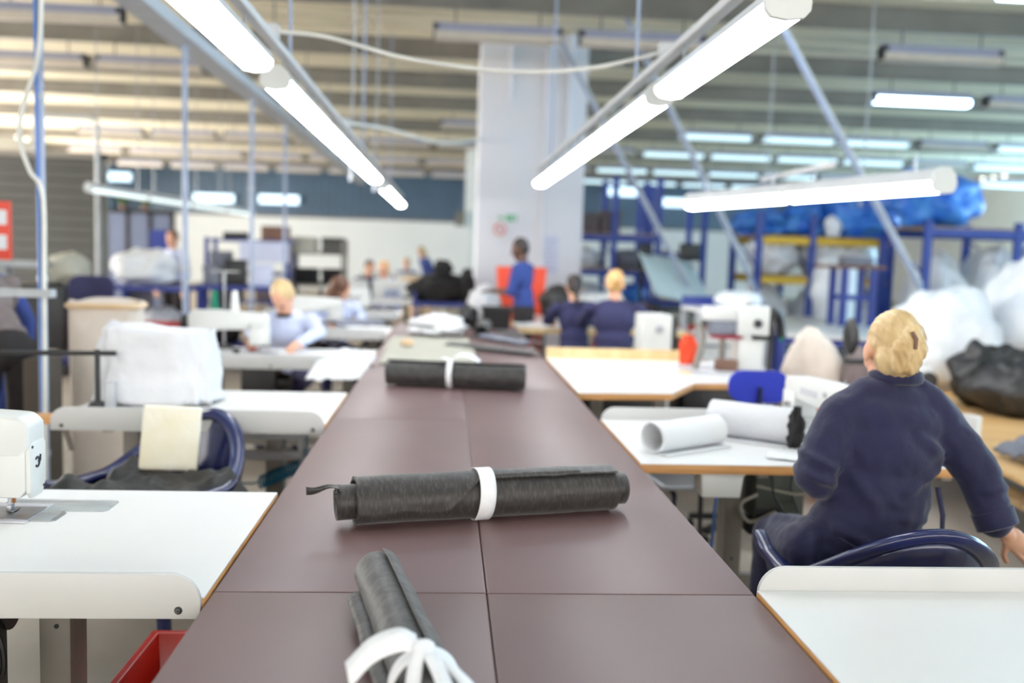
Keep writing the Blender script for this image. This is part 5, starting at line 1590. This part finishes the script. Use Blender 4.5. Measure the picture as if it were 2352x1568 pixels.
# clerk chair and sacks near the partition
office_chair('dark navy office chair with pale rim near the left edge', (-2.98, 7.75, 0), R(170), 'navy_cloth', 0.55, (1.0, 1.22), 0.4)
g = thing('kraft_sack', 'tall beige paper sack standing behind the left drop pipe', 'sack', (-2.02, 5.75, 0), R(8))
b = MB()
b.grid(lambda u, v: (0.2 * math.copysign(abs(math.cos(2 * PI * v)) ** 0.5, math.cos(2 * PI * v)) * (1 + 0.04 * nz(v * 9, u * 3)), 0.13 * math.copysign(abs(math.sin(2 * PI * v)) ** 0.5, math.sin(2 * PI * v)) * (1 + 0.08 * nz(v * 9, u * 3, 3)), 1.16 * u + 0.03 * nz(v * 6, 2) * u), 16, 40, wrapv=True)
b.build('paper_wall', 'sack', g, solid=0.004, angle=60)
MB().box(-0.17, -0.1, 0.0, 0.17, 0.1, 0.9).build('filling', 'kraft', g, bevel=0.03)
b = MB(); b.tube([(x, y, 1.13) for x, y in round_rect(0.4, 0.26, 0.05)], 0.018, 8, closed=True)
b.build('rolled_top', 'kraft', g)
g = thing('carton', 'brown cardboard carton at the foot of the beige sack', 'box', (-2.22, 5.32, 0), R(5))
MB().box(-0.065, -0.12, 0, 0.065, 0.12, 0.86).build('body', mat('dark_kraft', (70, 61, 52), 0.8), g, bevel=0.004)
MB().box(-0.02, -0.122, 0.0, 0.02, 0.122, 0.862).build('packing_tape', 'dark_kraft', g)
g = thing('red_notice_board', 'red and white board at the left edge behind the workers', 'board', (-3.16, 6.7, 0))
MB().box(-0.16, 0, 1.36, 0.16, 0.03, 1.76).build('panel', 'red_board', g, bevel=0.003)
for z in (1.43, 1.6):
    MB().box(0.03, -0.008, z, 0.14, 0.0, z + 0.1).build('white_card', 'paper_white', g)
MB().bar((0, 0.05, 0), (0, 0.05, 1.5), 0.04, 0.03).build('post', 'steel_paint', g)
MB().box(-0.2, -0.15, 0, 0.2, 0.2, 0.02).build('foot', 'steel_paint', g)

# ------------------------------------------------------------------ right: plywood bench and what lies around it
g = thing('plywood_bench', 'low plywood platform on pallets at the right edge', 'bench', (4.41, 6.0, 0), R(-9))
MB().box(-1.32, -2.6, 0.478, 1.6, 2.25, 0.50).build('plywood_board', 'birch', g)
for y in (-2.5, -1.3, 0.0, 1.1, 2.15):
    for x in (-1.26, 0.1, 1.5):
        MB().box(x - 0.05, y - 0.09, 0.39, x + 0.05, y + 0.09, 0.478).build('pallet_block', 'rough_wood', g)
for x in (-1.26, 0.1, 1.5):
    MB().box(x - 0.06, -2.6, 0.36, x + 0.06, 2.25, 0.39).build('pallet_board', 'rough_wood', g)
    for y in (-2.4, 0, 2.1):
        MB().box(x - 0.05, y - 0.05, 0, x + 0.05, y + 0.05, 0.36).build('leg', 'rough_wood', g)
MB().box(-1.2, 2.15, 0.50, 1.6, 2.25, 0.56).build('back_batten', 'rough_wood', g)
o = MB().grid(lambda u, v: ((u - 0.5) * 0.3, (v - 0.5) * 0.4, 0.08 * (1 - abs(2 * u - 1)) + 0.05 * nz(u * 4, v * 4) + 0.02), 14, 14).build('grey_cloth', 'grey_cloth', solid=0.02, angle=70, loc=(3.14, 4.62, 0.515))
tag(o, 'grey folded cloth on the plywood at the right edge', 'cloth')
o = MB().cbox((0, 0, 0.08), (0.05, 0.1, 0.16)).build('paper_packet', 'paper_white', bevel=0.006, loc=(3.08, 5.2, 0.50), rotz=R(20))
tag(o, 'white paper packet upright on plywood behind the woman\'s right arm', 'packet')
for k, (p, r, lab) in enumerate((((4.002, 6.6, 0.815), (0.24, 0.25, 0.22), 'left one of two black plastic bags on the plywood'), ((4.015, 6.2, 0.818), (0.3, 0.3, 0.2), 'right one of two black plastic bags, cut by the frame'))):
    o = lump('black_bag', 'smoke_bag', (p[0], p[1], 0.5), r, 20 + k, 0.3, 1.5)
    o.scale = (1, 1, 1.15)
    tag(o, lab, 'bag', 'black bags on the plywood')
sewing_machine('white sewing machine just right of the blonde head', (3.55, 7.0, 0.50), R(-95), emblem=False)
# pale sack, red liner and the upright black handwheel stand
o = lump('pale_sack', 'sack', (2.56, 6.35, 0), (0.24, 0.22, 0.56), 33, 0.14, 1.6)
tag(o, 'pale grey sack standing left of the blonde head', 'sack')
o = lump('taupe_bag', 'taupe_knit', (2.86, 6.2, 0), (0.17, 0.18, 0.5), 34, 0.14, 1.6)
tag(o, 'taupe bag tucked behind the blonde head', 'sack')
o = lump('red_bundle', 'red_board', (2.52, 5.75, 0), (0.2, 0.14, 0.37), 35, 0.2, 2)
tag(o, 'red bundle between pale sack and seated woman', 'bundle')
g = thing('thread_winder', 'upright black winder with oval wheel left of the blonde head', 'winder', (2.50, 5.6, 0))
MB().ball((0, 0, 1.07), (0.03, 0.1, 0.115), 18, 12).build('wheel', 'black_plastic', g)
MB().box(-0.02, -0.03, 0.9, 0.22, 0.03, 0.93).build('arm', 'black_plastic', g)
MB().cyl((0.2, 0, 0), (0.2, 0, 0.91), 0.02).build('post', 'dark_steel', g)
MB().cyl((0.2, 0, 0), (0.2, 0, 0.02), 0.13).build('foot', 'dark_steel', g)
MB().cyl((0.2, 0, 0.93), (0.2, 0, 1.1), 0.03, 0.02).build('spool', 'thread_black', g)
# long white table with blue legs
g = thing('layout_table', 'long white topped table with blue steel legs at the right', 'table', (4.41, 10.47, 0), R(-18.7))
MB().box(-0.6, -1.7, 0.77, 0.6, 1.7, 0.80).build('tabletop', 'laminate', g, bevel=0.004)
MB().box(-0.59, -1.68, 0.70, -0.55, 1.68, 0.77).build('side_rail', 'frame_blue', g)
MB().box(0.55, -1.68, 0.70, 0.59, 1.68, 0.77).build('side_rail', 'frame_blue', g)
MB().box(-0.55, -1.68, 0.70, 0.55, -1.64, 0.77).build('front_rail', 'frame_blue', g)
for x in (-0.56, 0.56):
    for y in (-1.65, 0, 1.65):
        MB().box(x - 0.035, y - 0.035, 0, x + 0.035, y + 0.035, 0.77).build('leg', 'frame_blue', g)

# ------------------------------------------------------------------ blue racking with wrapped goods at the right
def rack(label, x0, x1, y0, y1, h, levels, cat='rack', m='rack_blue', beam='rack_blue', mids=(), deck=True, group=None):
    g = thing('pallet_rack', label, cat, ((x0 + x1) / 2, y0, 0), 0, group)
    cx = (x0 + x1) / 2
    for x in (x0, x1) + tuple(mids):
        for y in (y0, y1):
            MB().box(x - cx - 0.045, y - y0 - 0.04, 0, x - cx + 0.045, y - y0 + 0.04, h).build('upright', m, g)
        for z in np.arange(0.4, h - 0.5, 1.0):
            MB().bar((x - cx, 0, z), (x - cx, y1 - y0, z + 0.5), 0.02, 0.02).build('brace', m, g)
    for z in levels:
        for y in (y0, y1):
            MB().box(x0 - cx, y - y0 - 0.03, z - 0.1, x1 - cx, y - y0 + 0.03, z).build('beam', beam, g)
        if deck:
            MB().box(x0 - cx, 0, z, x1 - cx, y1 - y0, z + 0.02).build('deck', 'rough_wood', g)
    return g
rack('blue rack with yellow beams holding wrapped white bags', 4.38, 6.3, 13.0, 14.2, 2.2, (1.30, 1.86), beam='yellow_paint', mids=(5.15,))
rack('blue frame rack at the right edge over big white bags', 6.1, 8.6, 11.6, 12.8, 2.1, (0.25, 2.0), mids=(7.3,))
rack('tall blue rack right of the column with taupe boxes', 1.98, 3.3, 14.6, 15.6, 2.75, (0.75, 1.3, 1.85), mids=(2.6,))
rack('blue rack bay between the column and the yellow beams', 3.35, 4.25, 15.4, 16.4, 2.7, (0.8, 1.6))
k = 0
def bag(label, p, r, m='white_film', seed=0, name='wrapped_bag', cat='bag', z=None, group='white wrapped bags', amp=0.2, freq=1.7):
    o = lump(name, m, (p[0], p[1], p[2] if z is None else z), r, seed, amp, freq)
    tag(o, label, cat, group)
    return o
bag('white wrapped bag on the yellow beams, left end', (4.78, 13.6, 0), (0.34, 0.4, 0.32), seed=41, z=1.33)
bag('white wrapped bag on the yellow beams, right of the dark post', (5.55, 13.6, 0), (0.36, 0.4, 0.33), seed=42, z=1.33)
bag('white wrapped bag on the yellow beams, right end', (6.0, 13.5, 0), (0.28, 0.35, 0.3), seed=43, z=1.33)
bag('white wrapped bag on the floor under the yellow beams, left end', (4.7, 13.6, 0), (0.4, 0.5, 0.62), seed=44, z=0)
bag('white wrapped bag on the floor under the yellow beams, middle', (5.45, 13.55, 0), (0.4, 0.5, 0.6), seed=45, z=0)
bag('white wrapped bag on the floor under the yellow beams, right end', (6.05, 13.4, 0), (0.36, 0.5, 0.62), seed=46, z=0)
bag('heap of bright blue wrapped goods on top of rack, left end', (4.62, 13.6, 0), (0.4, 0.45, 0.2), 'blue_film', 47, z=1.88, group='blue wrapped bundles', amp=0.35, freq=2.2)
bag('bright blue wrapped goods on top of rack, second from left', (5.2, 13.5, 0), (0.4, 0.45, 0.26), 'blue_film', 48, z=1.88, group='blue wrapped bundles', amp=0.35, freq=2.2)
bag('large bright blue bundle bulging over the yellow beam end', (5.85, 13.2, 0), (0.5, 0.5, 0.34), 'blue_film', 49, z=1.88, group='blue wrapped bundles', amp=0.3, freq=2.0)
bag('tall blue sheeted bundle on the right-hand blue frame', (6.45, 12.2, 0), (0.55, 0.5, 0.42), 'blue_film', 50, z=2.03, group='blue wrapped bundles', amp=0.25)
bag('small white bundle caught between the blue wrapped goods', (5.42, 12.95, 0), (0.12, 0.12, 0.17), seed=51, z=1.88, group=None)
bag('white bag stacked in the right-hand blue frame, left', (6.55, 12.2, 0), (0.36, 0.5, 0.75), seed=52, z=0.28)
bag('white bag stacked in the right-hand blue frame, centre', (7.25, 12.1, 0), (0.34, 0.5, 0.8), seed=53, z=0.28)
bag('white bag stacked in the right-hand blue frame, right', (8.0, 12.1, 0), (0.4, 0.5, 0.8), seed=54, z=0.28)
bag('huge white bag with pointed top at the right edge', (5.15, 7.75, 0), (0.44, 0.45, 0.6), seed=55, z=0.5, amp=0.22)
bag('big white bag slumped at the right edge below the pointed one', (5.3, 6.85, 0), (0.36, 0.36, 0.42), seed=56, z=0.5, amp=0.2)
bag('big white bag lying behind the seated woman\'s head', (4.2, 7.6, 0), (0.45, 0.38, 0.44), seed=57, z=0.5, amp=0.2)
bag('white bag on the layout table beside the little blue stand', (4.95, 11.6, 0), (0.3, 0.3, 0.42), seed=58, z=0.8, amp=0.2)
# taupe boxes and goods on the tall rack
for x, z, w, h, lab in ((2.2, 1.87, 0.34, 0.3, 'left one of two taupe boxes high beside the column'), (2.56, 1.87, 0.3, 0.34, 'right one of two taupe boxes high beside the column')):
    g = thing('storage_box', lab, 'box', (x, 14.9, z), 0, 'taupe boxes')
    MB().box(-w / 2, -0.2, 0, w / 2, 0.2, h).build('body', mat('taupe_box', (104, 92, 94), 0.7), g, bevel=0.01)
    MB().box(-w / 2 - 0.01, -0.21, h - 0.07, w / 2 + 0.01, 0.21, h + 0.01).build('lid', 'taupe_box', g, bevel=0.006)
for k, (x, z, m, lab) in enumerate(((2.2, 1.32, 'white_film', 'white parcel on the tall rack under the taupe boxes'), (2.9, 1.32, 'grey_cloth', 'grey parcel on the tall rack right of the white one'),
                                    (2.25, 0.77, 'white_film', 'white parcel low on the tall rack'), (2.95, 0.77, 'blue_film', 'blue parcel low on the tall rack'))):
    bag(lab, (x, 15.0, z), (0.26, 0.3, 0.17), m, 60 + k, group='parcels on the tall rack')
for k, (x, y, lab) in enumerate(((2.25, 12.9, 'orange red crate stack left of the inspection table'), (2.95, 12.6, 'orange red crate under the inspection table, left'), (3.35, 12.5, 'orange red crate under the inspection table, right'))):
    g = thing('red_crate', lab, 'crate', (x, y, 0), 0, 'red crates at the right')
    n_ = 3 if k == 0 else 2
    for q in range(n_):
        b = MB(); crate_wall(b, 0.17, 0.25, 0.0, 0.3, 0.01, 0.9)
        o = b.build('crate_tier', 'red_board', g)
        o.location = (0, 0, 0.31 * q)
        MB().box(-0.15, -0.22, 0, 0.15, 0.22, 0.012).build('tier_base', 'red_board', o)
# tilted inspection table
g = thing('inspection_table', 'pale tilted inspection table with dark screen right of the column', 'table', (3.1, 12.6, 0), R(6))
b = MB(); b.box(-0.42, -0.5, 0, 0.42, 0.5, 0.03, Matrix.Translation((0, 0, 1.22)) @ Matrix.Rotation(R(34), 4, 'X') @ Matrix.Rotation(R(12), 4, 'Y'))
b.build('tilted_top', mat('pale_cyan', (206, 226, 232), 0.4), g, bevel=0.004)
for x in (-0.36, 0.36):
    for y in (-0.35, 0.35):
        MB().box(x - 0.025, y - 0.025, 0, x + 0.025, y + 0.025, 0.92 + (0.5 if y > 0 else 0)).build('leg', 'dark_steel', g)
MB().box(-0.4, -0.4, 0.8, 0.4, 0.4, 0.84).build('lower_shelf', 'dark_steel', g)
MB().box(0.1, 0.1, 1.48, 0.4, 0.16, 1.72).build('screen', 'black_plastic', g, bevel=0.01)
MB().box(-0.4, 0.3, 1.4, -0.24, 0.4, 1.7).build('speaker_box', 'black_plastic', g, bevel=0.01)
# little blue stand with dark plank
g = thing('blue_stand', 'small blue steel stand with dark plank on top', 'stand', (4.68, 10.6, 0.80))
MB().box(-0.36, -0.2, 0.66, 0.33, 0.2, 0.70).build('plank', 'brown_box', g)
for x in (-0.14, 0.2):
    for y in (-0.16, 0.16):
        MB().box(x - 0.035, y - 0.03, 0, x + 0.035, y + 0.03, 0.66).build('leg', 'frame_blue', g)
    MB().box(x - 0.02, -0.16, 0.3, x + 0.02, 0.16, 0.36).build('tie', 'frame_blue', g)
MB().box(-0.14, -0.18, 0.3, 0.2, -0.15, 0.36).build('cross_rail', 'frame_blue', g)
MB().box(-0.12, -0.12, 0.70, 0.22, 0.12, 0.80).build('folded_cloth', 'grey_cloth', g, bevel=0.02)
# white bench with printer and bags behind the bonding machine
g = thing('packing_bench', 'white packing bench behind the bonding machine', 'table', (2.85, 9.2, 0))
MB().box(-0.33, 0, 0.98, 0.42, 0.7, 1.02).build('tabletop', 'laminate', g)
MB().box(-0.33, 0.64, 1.02, 0.42, 0.68, 1.12).build('back_rail', 'frame_blue', g)
MB().box(-0.31, 0.02, 0.5, 0.4, 0.68, 0.53).build('lower_shelf', 'laminate', g)
for x in (-0.3, 0.39):
    for y in (0.04, 0.66):
        MB().box(x - 0.03, y - 0.03, 0, x + 0.03, y + 0.03, 0.98).build('leg', 'grey_paint', g)
g = thing('label_printer', 'white desktop printer on the shelf behind the bonding machine', 'printer', (2.76, 9.5, 0.53))
MB().box(-0.2, -0.16, 0, 0.2, 0.16, 0.24).build('case', 'machine_white', g, bevel=0.02)
MB().box(-0.14, -0.165, 0.09, 0.14, -0.155, 0.12).build('paper_slot', 'grey_cloth', g)
MB().box(-0.16, -0.12, 0.24, 0.16, 0.1, 0.262).build('lid', 'machine_grey', g, bevel=0.006)
bag('black bag on the shelf right of the white printer', (3.11, 9.5, 0.53), (0.12, 0.18, 0.14), 'smoke_bag', 71, group=None)
bag('white bag on the packing bench behind the bonding machine', (3.0, 9.45, 1.02), (0.24, 0.18, 0.1), 'white_film', 72, group=None)
# things around the column
g = thing('red_bin_stack', 'orange red bins stacked behind the standing person', 'bin', (0.92, 11.6, 0))
for q in range(4):
    b = MB(); crate_wall(b, 0.3, 0.22, 0.0, 0.34, 0.012, 0.92)
    o = b.build('bin_tier', mat('orange_red', (250, 88, 58), 0.5), g)
    o.location = (0, 0, 0.335 * q)
    MB().box(-0.26, -0.19, 0, 0.26, 0.19, 0.012).build('tier_base', 'orange_red', o)
bag('black bag heaped right of the standing person', (1.28, 10.75, ZT), (0.2, 0.2, 0.2), 'smoke_bag', 73, group=None)
bag('small black bag lower right of the standing person', (1.55, 10.55, ZT), (0.16, 0.16, 0.11), 'smoke_bag', 74, group=None)
g = thing('side_bench', 'white bench right of the standing person carrying black bags', 'table', (1.5, 10.4, 0))
MB().box(-0.45, 0, ZT - 0.04, 0.8, 0.9, ZT).build('tabletop', 'laminate', g)
for x in (-0.4, 0.75):
    for y in (0.05, 0.85):
        MB().box(x - 0.025, y - 0.025, 0, x + 0.025, y + 0.025, ZT - 0.04).build('leg', 'steel_paint', g)
sewing_machine('white sewing machine on the bench before the column', (1.62, 10.95, ZT), 0, emblem=False)
# black trolley left of the column
g = thing('cloth_trolley', 'trolley piled with black cloth left of the column', 'trolley', (-0.08, 12.6, 0))
MB().box(-0.36, -0.3, 0.78, 0.36, 0.3, 0.84).build('tray', 'frame_blue', g)
MB().box(-0.34, -0.28, 0.25, 0.34, 0.28, 0.29).build('lower_tray', 'frame_blue', g)
for x in (-0.33, 0.33):
    for y in (-0.27, 0.27):
        MB().box(x - 0.02, y - 0.02, 0.08, x + 0.02, y + 0.02, 0.98).build('post', 'frame_blue', g)
        MB().cyl((x, y - 0.015, 0.05), (x, y + 0.015, 0.05), 0.05).build('castor', 'black_plastic', g)
bag('wide black cloth pile on the trolley left of the column', (-0.1, 12.55, 0.84), (0.42, 0.3, 0.2), 'black_cloth', 75, group='black cloth piles', amp=0.22)
bag('small black cloth pile topping the trolley', (-0.05, 12.5, 1.17), (0.13, 0.14, 0.12), 'black_cloth', 76, group='black cloth piles')
bag('black cloth sagging off the right of the trolley', (0.28, 12.4, 0.84), (0.1, 0.2, 0.24), 'black_cloth', 77, group='black cloth piles')
bag('white cloth heap on the floor bench right of the trolley', (0.45, 11.0, 0.6), (0.2, 0.25, 0.28), 'white_sheet', 78, group=None)
g = thing('low_crate', 'low wooden crate under the white cloth heap', 'crate', (0.45, 11.0, 0))
b = MB(); crate_wall(b, 0.3, 0.3, 0, 0.6, 0.02, 1.0)
b.build('crate_wall', 'rough_wood', g)
MB().box(-0.29, -0.29, 0.56, 0.29, 0.29, 0.6).build('crate_lid', 'rough_wood', g)
# far left tables
for k, (x, y, w, lab) in enumerate(((-0.95, 13.4, 1.3, 'white bench in front of the two seated far workers'), (-0.75, 17.6, 1.6, 'far pale bench before the blue clad seated figure'), (-2.6, 17.0, 1.5, 'far pale bench left of the slanted lamp row end'))):
    g = thing('work_bench', lab, 'table', (x, y, 0), 0, 'far benches')
    MB().box(-w / 2, 0, ZT - 0.05, w / 2, 0.8, ZT).build('tabletop', 'laminate', g)
    for xx in (-w / 2 + 0.06, w / 2 - 0.06):
        for yy in (0.06, 0.74):
            MB().box(xx - 0.025, yy - 0.025, 0, xx + 0.025, yy + 0.025, ZT - 0.05).build('leg', 'steel_paint', g)
for k, (x, y, lab) in enumerate(((-1.2, 13.75, 'white sewing machine before the dark haired far worker'), (-0.6, 13.8, 'white sewing machine before the ginger far worker'), (-1.1, 17.9, 'left sewing machine on the far pale bench'), (-0.5, 17.9, 'right sewing machine on the far pale bench'), (-2.9, 17.3, 'sewing machine on the far bench left of the lamp row end'))):
    sewing_machine(lab, (x, y, ZT), PI, 'far sewing machines', emblem=False)
bag('tan cloth heap on the far pale bench', (-0.55, 17.75, ZT), (0.3, 0.2, 0.13), 'kraft', 79, group=None)
bag('pale wood coloured carton heap right of the far workers', (-0.3, 16.0, 0), (0.28, 0.3, 0.5), 'kraft', 80, group=None)
# blue framed benches with goods at the left
def blue_bench(label, x, y, w, d, h=1.0):
    g = thing('blue_bench', label, 'bench', (x, y, 0), 0, 'blue framed benches')
    MB().box(-w / 2, 0, h - 0.05, w / 2, d, h).build('worktop', 'frame_blue', g)
    MB().box(-w / 2, 0, 0.25, w / 2, d, 0.29).build('lower_shelf', 'frame_blue', g)
    for xx in (-w / 2 + 0.04, w / 2 - 0.04):
        for yy in (0.04, d - 0.04):
            MB().box(xx - 0.035, yy - 0.035, 0, xx + 0.035, yy + 0.035, h - 0.05).build('leg', 'frame_blue', g)
    MB().box(-w / 2, d - 0.02, 0.29, -w / 2 + 0.35, d, h - 0.05).build('side_panel', 'grey_cloth', g)
    return g
blue_bench('blue framed bench with white cloth heap, left of the second drop pipe', -3.45, 11.0, 1.0, 0.8, 1.0)
blue_bench('blue framed bench crowded with boxes, right of the second drop pipe', -2.5, 11.4, 0.95, 0.8, 1.02)
bag('big white cloth heap on the left blue bench', (-3.55, 11.4, 1.0), (0.36, 0.3, 0.22), 'paper_white', 81, group=None, amp=0.3)
bag('white bag on the lower shelf of left blue bench', (-3.35, 11.4, 0.29), (0.24, 0.25, 0.24), 'white_sheet', 82, group=None)
g = thing('red_crate', 'red crate on the lower shelf of left blue bench', 'crate', (-3.78, 11.25, 0.29))
b = MB(); crate_wall(b, 0.13, 0.2, 0, 0.3, 0.01, 0.9)
b.build('crate_wall', 'red_plastic', g)
MB().box(-0.11, -0.18, 0, 0.11, 0.18, 0.012).build('crate_base', 'red_plastic', g)
g = thing('red_crate', 'dull red crate on the floor before left blue bench', 'crate', (-3.4, 10.6, 0))
b = MB(); crate_wall(b, 0.42, 0.25, 0, 0.62, 0.012, 0.92)
b.build('crate_wall', 'red_plastic', g)
MB().box(-0.38, -0.22, 0, 0.38, 0.22, 0.012).build('crate_base', 'red_plastic', g)
items = ((-2.82, 0.2, 0.22, 'grey_cloth', 'grey box at the left end of right blue bench'), (-2.55, 0.24, 0.3, 'dark_steel', 'dark box in the middle of right blue bench'), (-2.25, 0.26, 0.26, 'notice', 'lilac box at the right end of right blue bench'))
for x, w, h, m, lab in items:
    g = thing('storage_box', lab, 'box', (x, 11.6, 1.02), R(6), 'boxes on the right blue bench')
    MB().box(-w / 2, -0.15, 0, w / 2, 0.15, h).build('body', m, g, bevel=0.01)
    MB().box(-w / 2 - 0.008, -0.158, h - 0.05, w / 2 + 0.008, 0.158, h + 0.008).build('lid', m, g, bevel=0.004)
for x, m, lab in ((-2.72, 'black_cloth', 'black cloth under the right blue bench'), (-2.3, 'kraft', 'tan carton heap under the right blue bench')):
    bag(lab, (x, 11.75, 0.29), (0.2, 0.25, 0.22), m, int(-x * 30), group=None)
# parts shelves with sheets on top
g = thing('parts_rack', 'grey blue parts rack topped with a lilac sheet panel', 'rack', (-2.75, 13.2, 0))
for x in (-0.55, 0.55):
    for y in (0.0, 0.5):
        MB().box(x - 0.025, y - 0.025, 0, x + 0.025, y + 0.025, 1.6).build('upright', 'frame_blue', g)
for z in (0.3, 0.7, 1.1, 1.55):
    MB().box(-0.57, -0.02, z, 0.57, 0.52, z + 0.03).build('shelf', 'frame_blue', g)
MB().box(-0.1, -0.04, 1.28, 0.57, -0.02, 1.56).build('sheet_panel', 'notice', g)
for k, (x, z, w, h, m, lab) in enumerate(((-0.4, 1.13, 0.26, 0.28, 'grey_cloth', 'grey tub on the parts rack, left'), (0.35, 1.58, 0.36, 0.2, 'brown_box', 'brown carton on top of the parts rack'), (-0.2, 1.58, 0.3, 0.1, 'smoke_bag', 'flat dark parcel on top of the parts rack'),
                                         (0.3, 0.73, 0.4, 0.3, 'taupe_box', 'taupe carton on the parts rack, middle shelf'), (-0.3, 0.73, 0.36, 0.26, 'dark_steel', 'dark carton on the parts rack, middle shelf'), (0.1, 0.33, 0.5, 0.3, 'kraft', 'tan carton on the parts rack, bottom shelf'))):
    o = MB().box(-w / 2, -0.15, 0, w / 2, 0.15, h).build('carton', m, bevel=0.012, loc=(-2.75 + x, 13.42, z))
    tag(o, lab, 'box', 'cartons on the parts rack')
# black fabric shelf
g = thing('cloth_rack', 'steel rack stacked with folded black cloth left of the far workers', 'rack', (-1.85, 13.6, 0))
for x in (-0.36, 0.36):
    for y in (0.0, 0.5):
        MB().box(x - 0.02, y - 0.02, 0, x + 0.02, y + 0.02, 1.62).build('upright', 'steel_paint', g)
for z in (0.5, 0.95, 1.4):
    MB().box(-0.38, -0.02, z, 0.38, 0.52, z + 0.025).build('shelf', 'steel_paint', g)
for k, (x, z, m, lab) in enumerate(((-0.2, 1.43, 'sheer_grey', 'pale folded cloth on top of the cloth rack'), (0.2, 1.43, 'black_cloth', 'black folded cloth on top of the cloth rack'), (-0.18, 0.98, 'black_cloth', 'black folded cloth, left, middle of the cloth rack'),
                                   (0.2, 0.98, 'black_cloth', 'black folded cloth, right, middle of the cloth rack'), (0.0, 0.53, 'brown_box', 'brown folded cloth low on the cloth rack'))):
    b = MB()
    for q in range(5):
        b.cbox((0.01 * (q % 2), 0, 0.02 + 0.045 * q), (0.32 - 0.01 * (q % 3), 0.4, 0.04))
    o = b.build('folded_cloth', m, bevel=0.012, loc=(-1.85 + x, 13.85, z))
    tag(o, lab, 'cloth', 'folded cloth on the cloth rack')
# dark framed screens near the far wall and a plant on them
g = thing('folding_screen', 'dark framed folding screen with blue grey panels near the far wall', 'screen', (-6.45, 20.2, 0))
for k in range(3):
    x = -0.68 + 0.46 * k
    MB().box(x + 0.03, 0, 0.1, x + 0.43, 0.03, 2.08).build('panel', mat('screen_blue', (112, 122, 150), 0.6), g)
for k in range(4):
    x = -0.68 + 0.46 * k
    MB().box(x - 0.04, -0.02, 0, x + 0.04, 0.05, 2.15).build('post', 'dark_steel', g)
MB().box(-0.72, -0.02, 2.08, 0.74, 0.05, 2.16).build('top_rail', 'dark_steel', g)
MB().box(0.25, -0.06, 1.1, 0.7, -0.02, 1.75).build('blue_pane', 'frame_blue', g)
for k, (x, s, lab) in enumerate(((-6.75, 1.0, 'small green potted plant on the dark screen, left'), (-6.3, 0.8, 'small olive potted plant on the dark screen, right'))):
    g = thing('potted_plant', lab, 'plant', (x, 20.2, 2.16), 0, 'plants on the screen')
    MB().lathe([(0.06, 0), (0.08, 0.1), (0.085, 0.1)], 12).build('pot', 'brown_box', g)
    random.seed(k)
    for q in range(14):
        a = q * 2.4
        t = V((math.cos(a) * 0.18 * s, math.sin(a) * 0.06 * s, 0.12 + 0.16 * s * random.random()))
        b = MB(); ribbon(b, [(0, 0, 0.1), tuple(t * 0.6 + V((0, 0, 0.08))), tuple(t)], [0.03, 0.07, 0.01], (-math.sin(a), math.cos(a), 0.2))
        b.build('leaf', 'leaf', g, solid=0.003)
# dark machine near the partition
g = thing('press_machine', 'dark press with pale heap on it before the grey partition', 'machine', (-4.45, 10.5, 0))
MB().box(-0.45, 0, 0.3, 0.3, 0.6, 1.0).build('body', 'dark_steel', g, bevel=0.02)
MB().box(-0.6, -0.05, 1.2, 0.1, 0.3, 1.26).build('top_bar', 'tube_grey', g)
MB().box(-0.5, 0.1, 1.0, -0.35, 0.3, 1.2).build('head', 'grey_paint', g, bevel=0.01)
for x in (-0.4, 0.25):
    MB().box(x - 0.04, 0.05, 0, x + 0.04, 0.55, 0.3).build('foot', 'dark_steel', g)
bag('pale grey green heap on the dark press', (-4.2, 10.8, 1.0), (0.22, 0.2, 0.2), 'sheer_grey', 91, group=None)
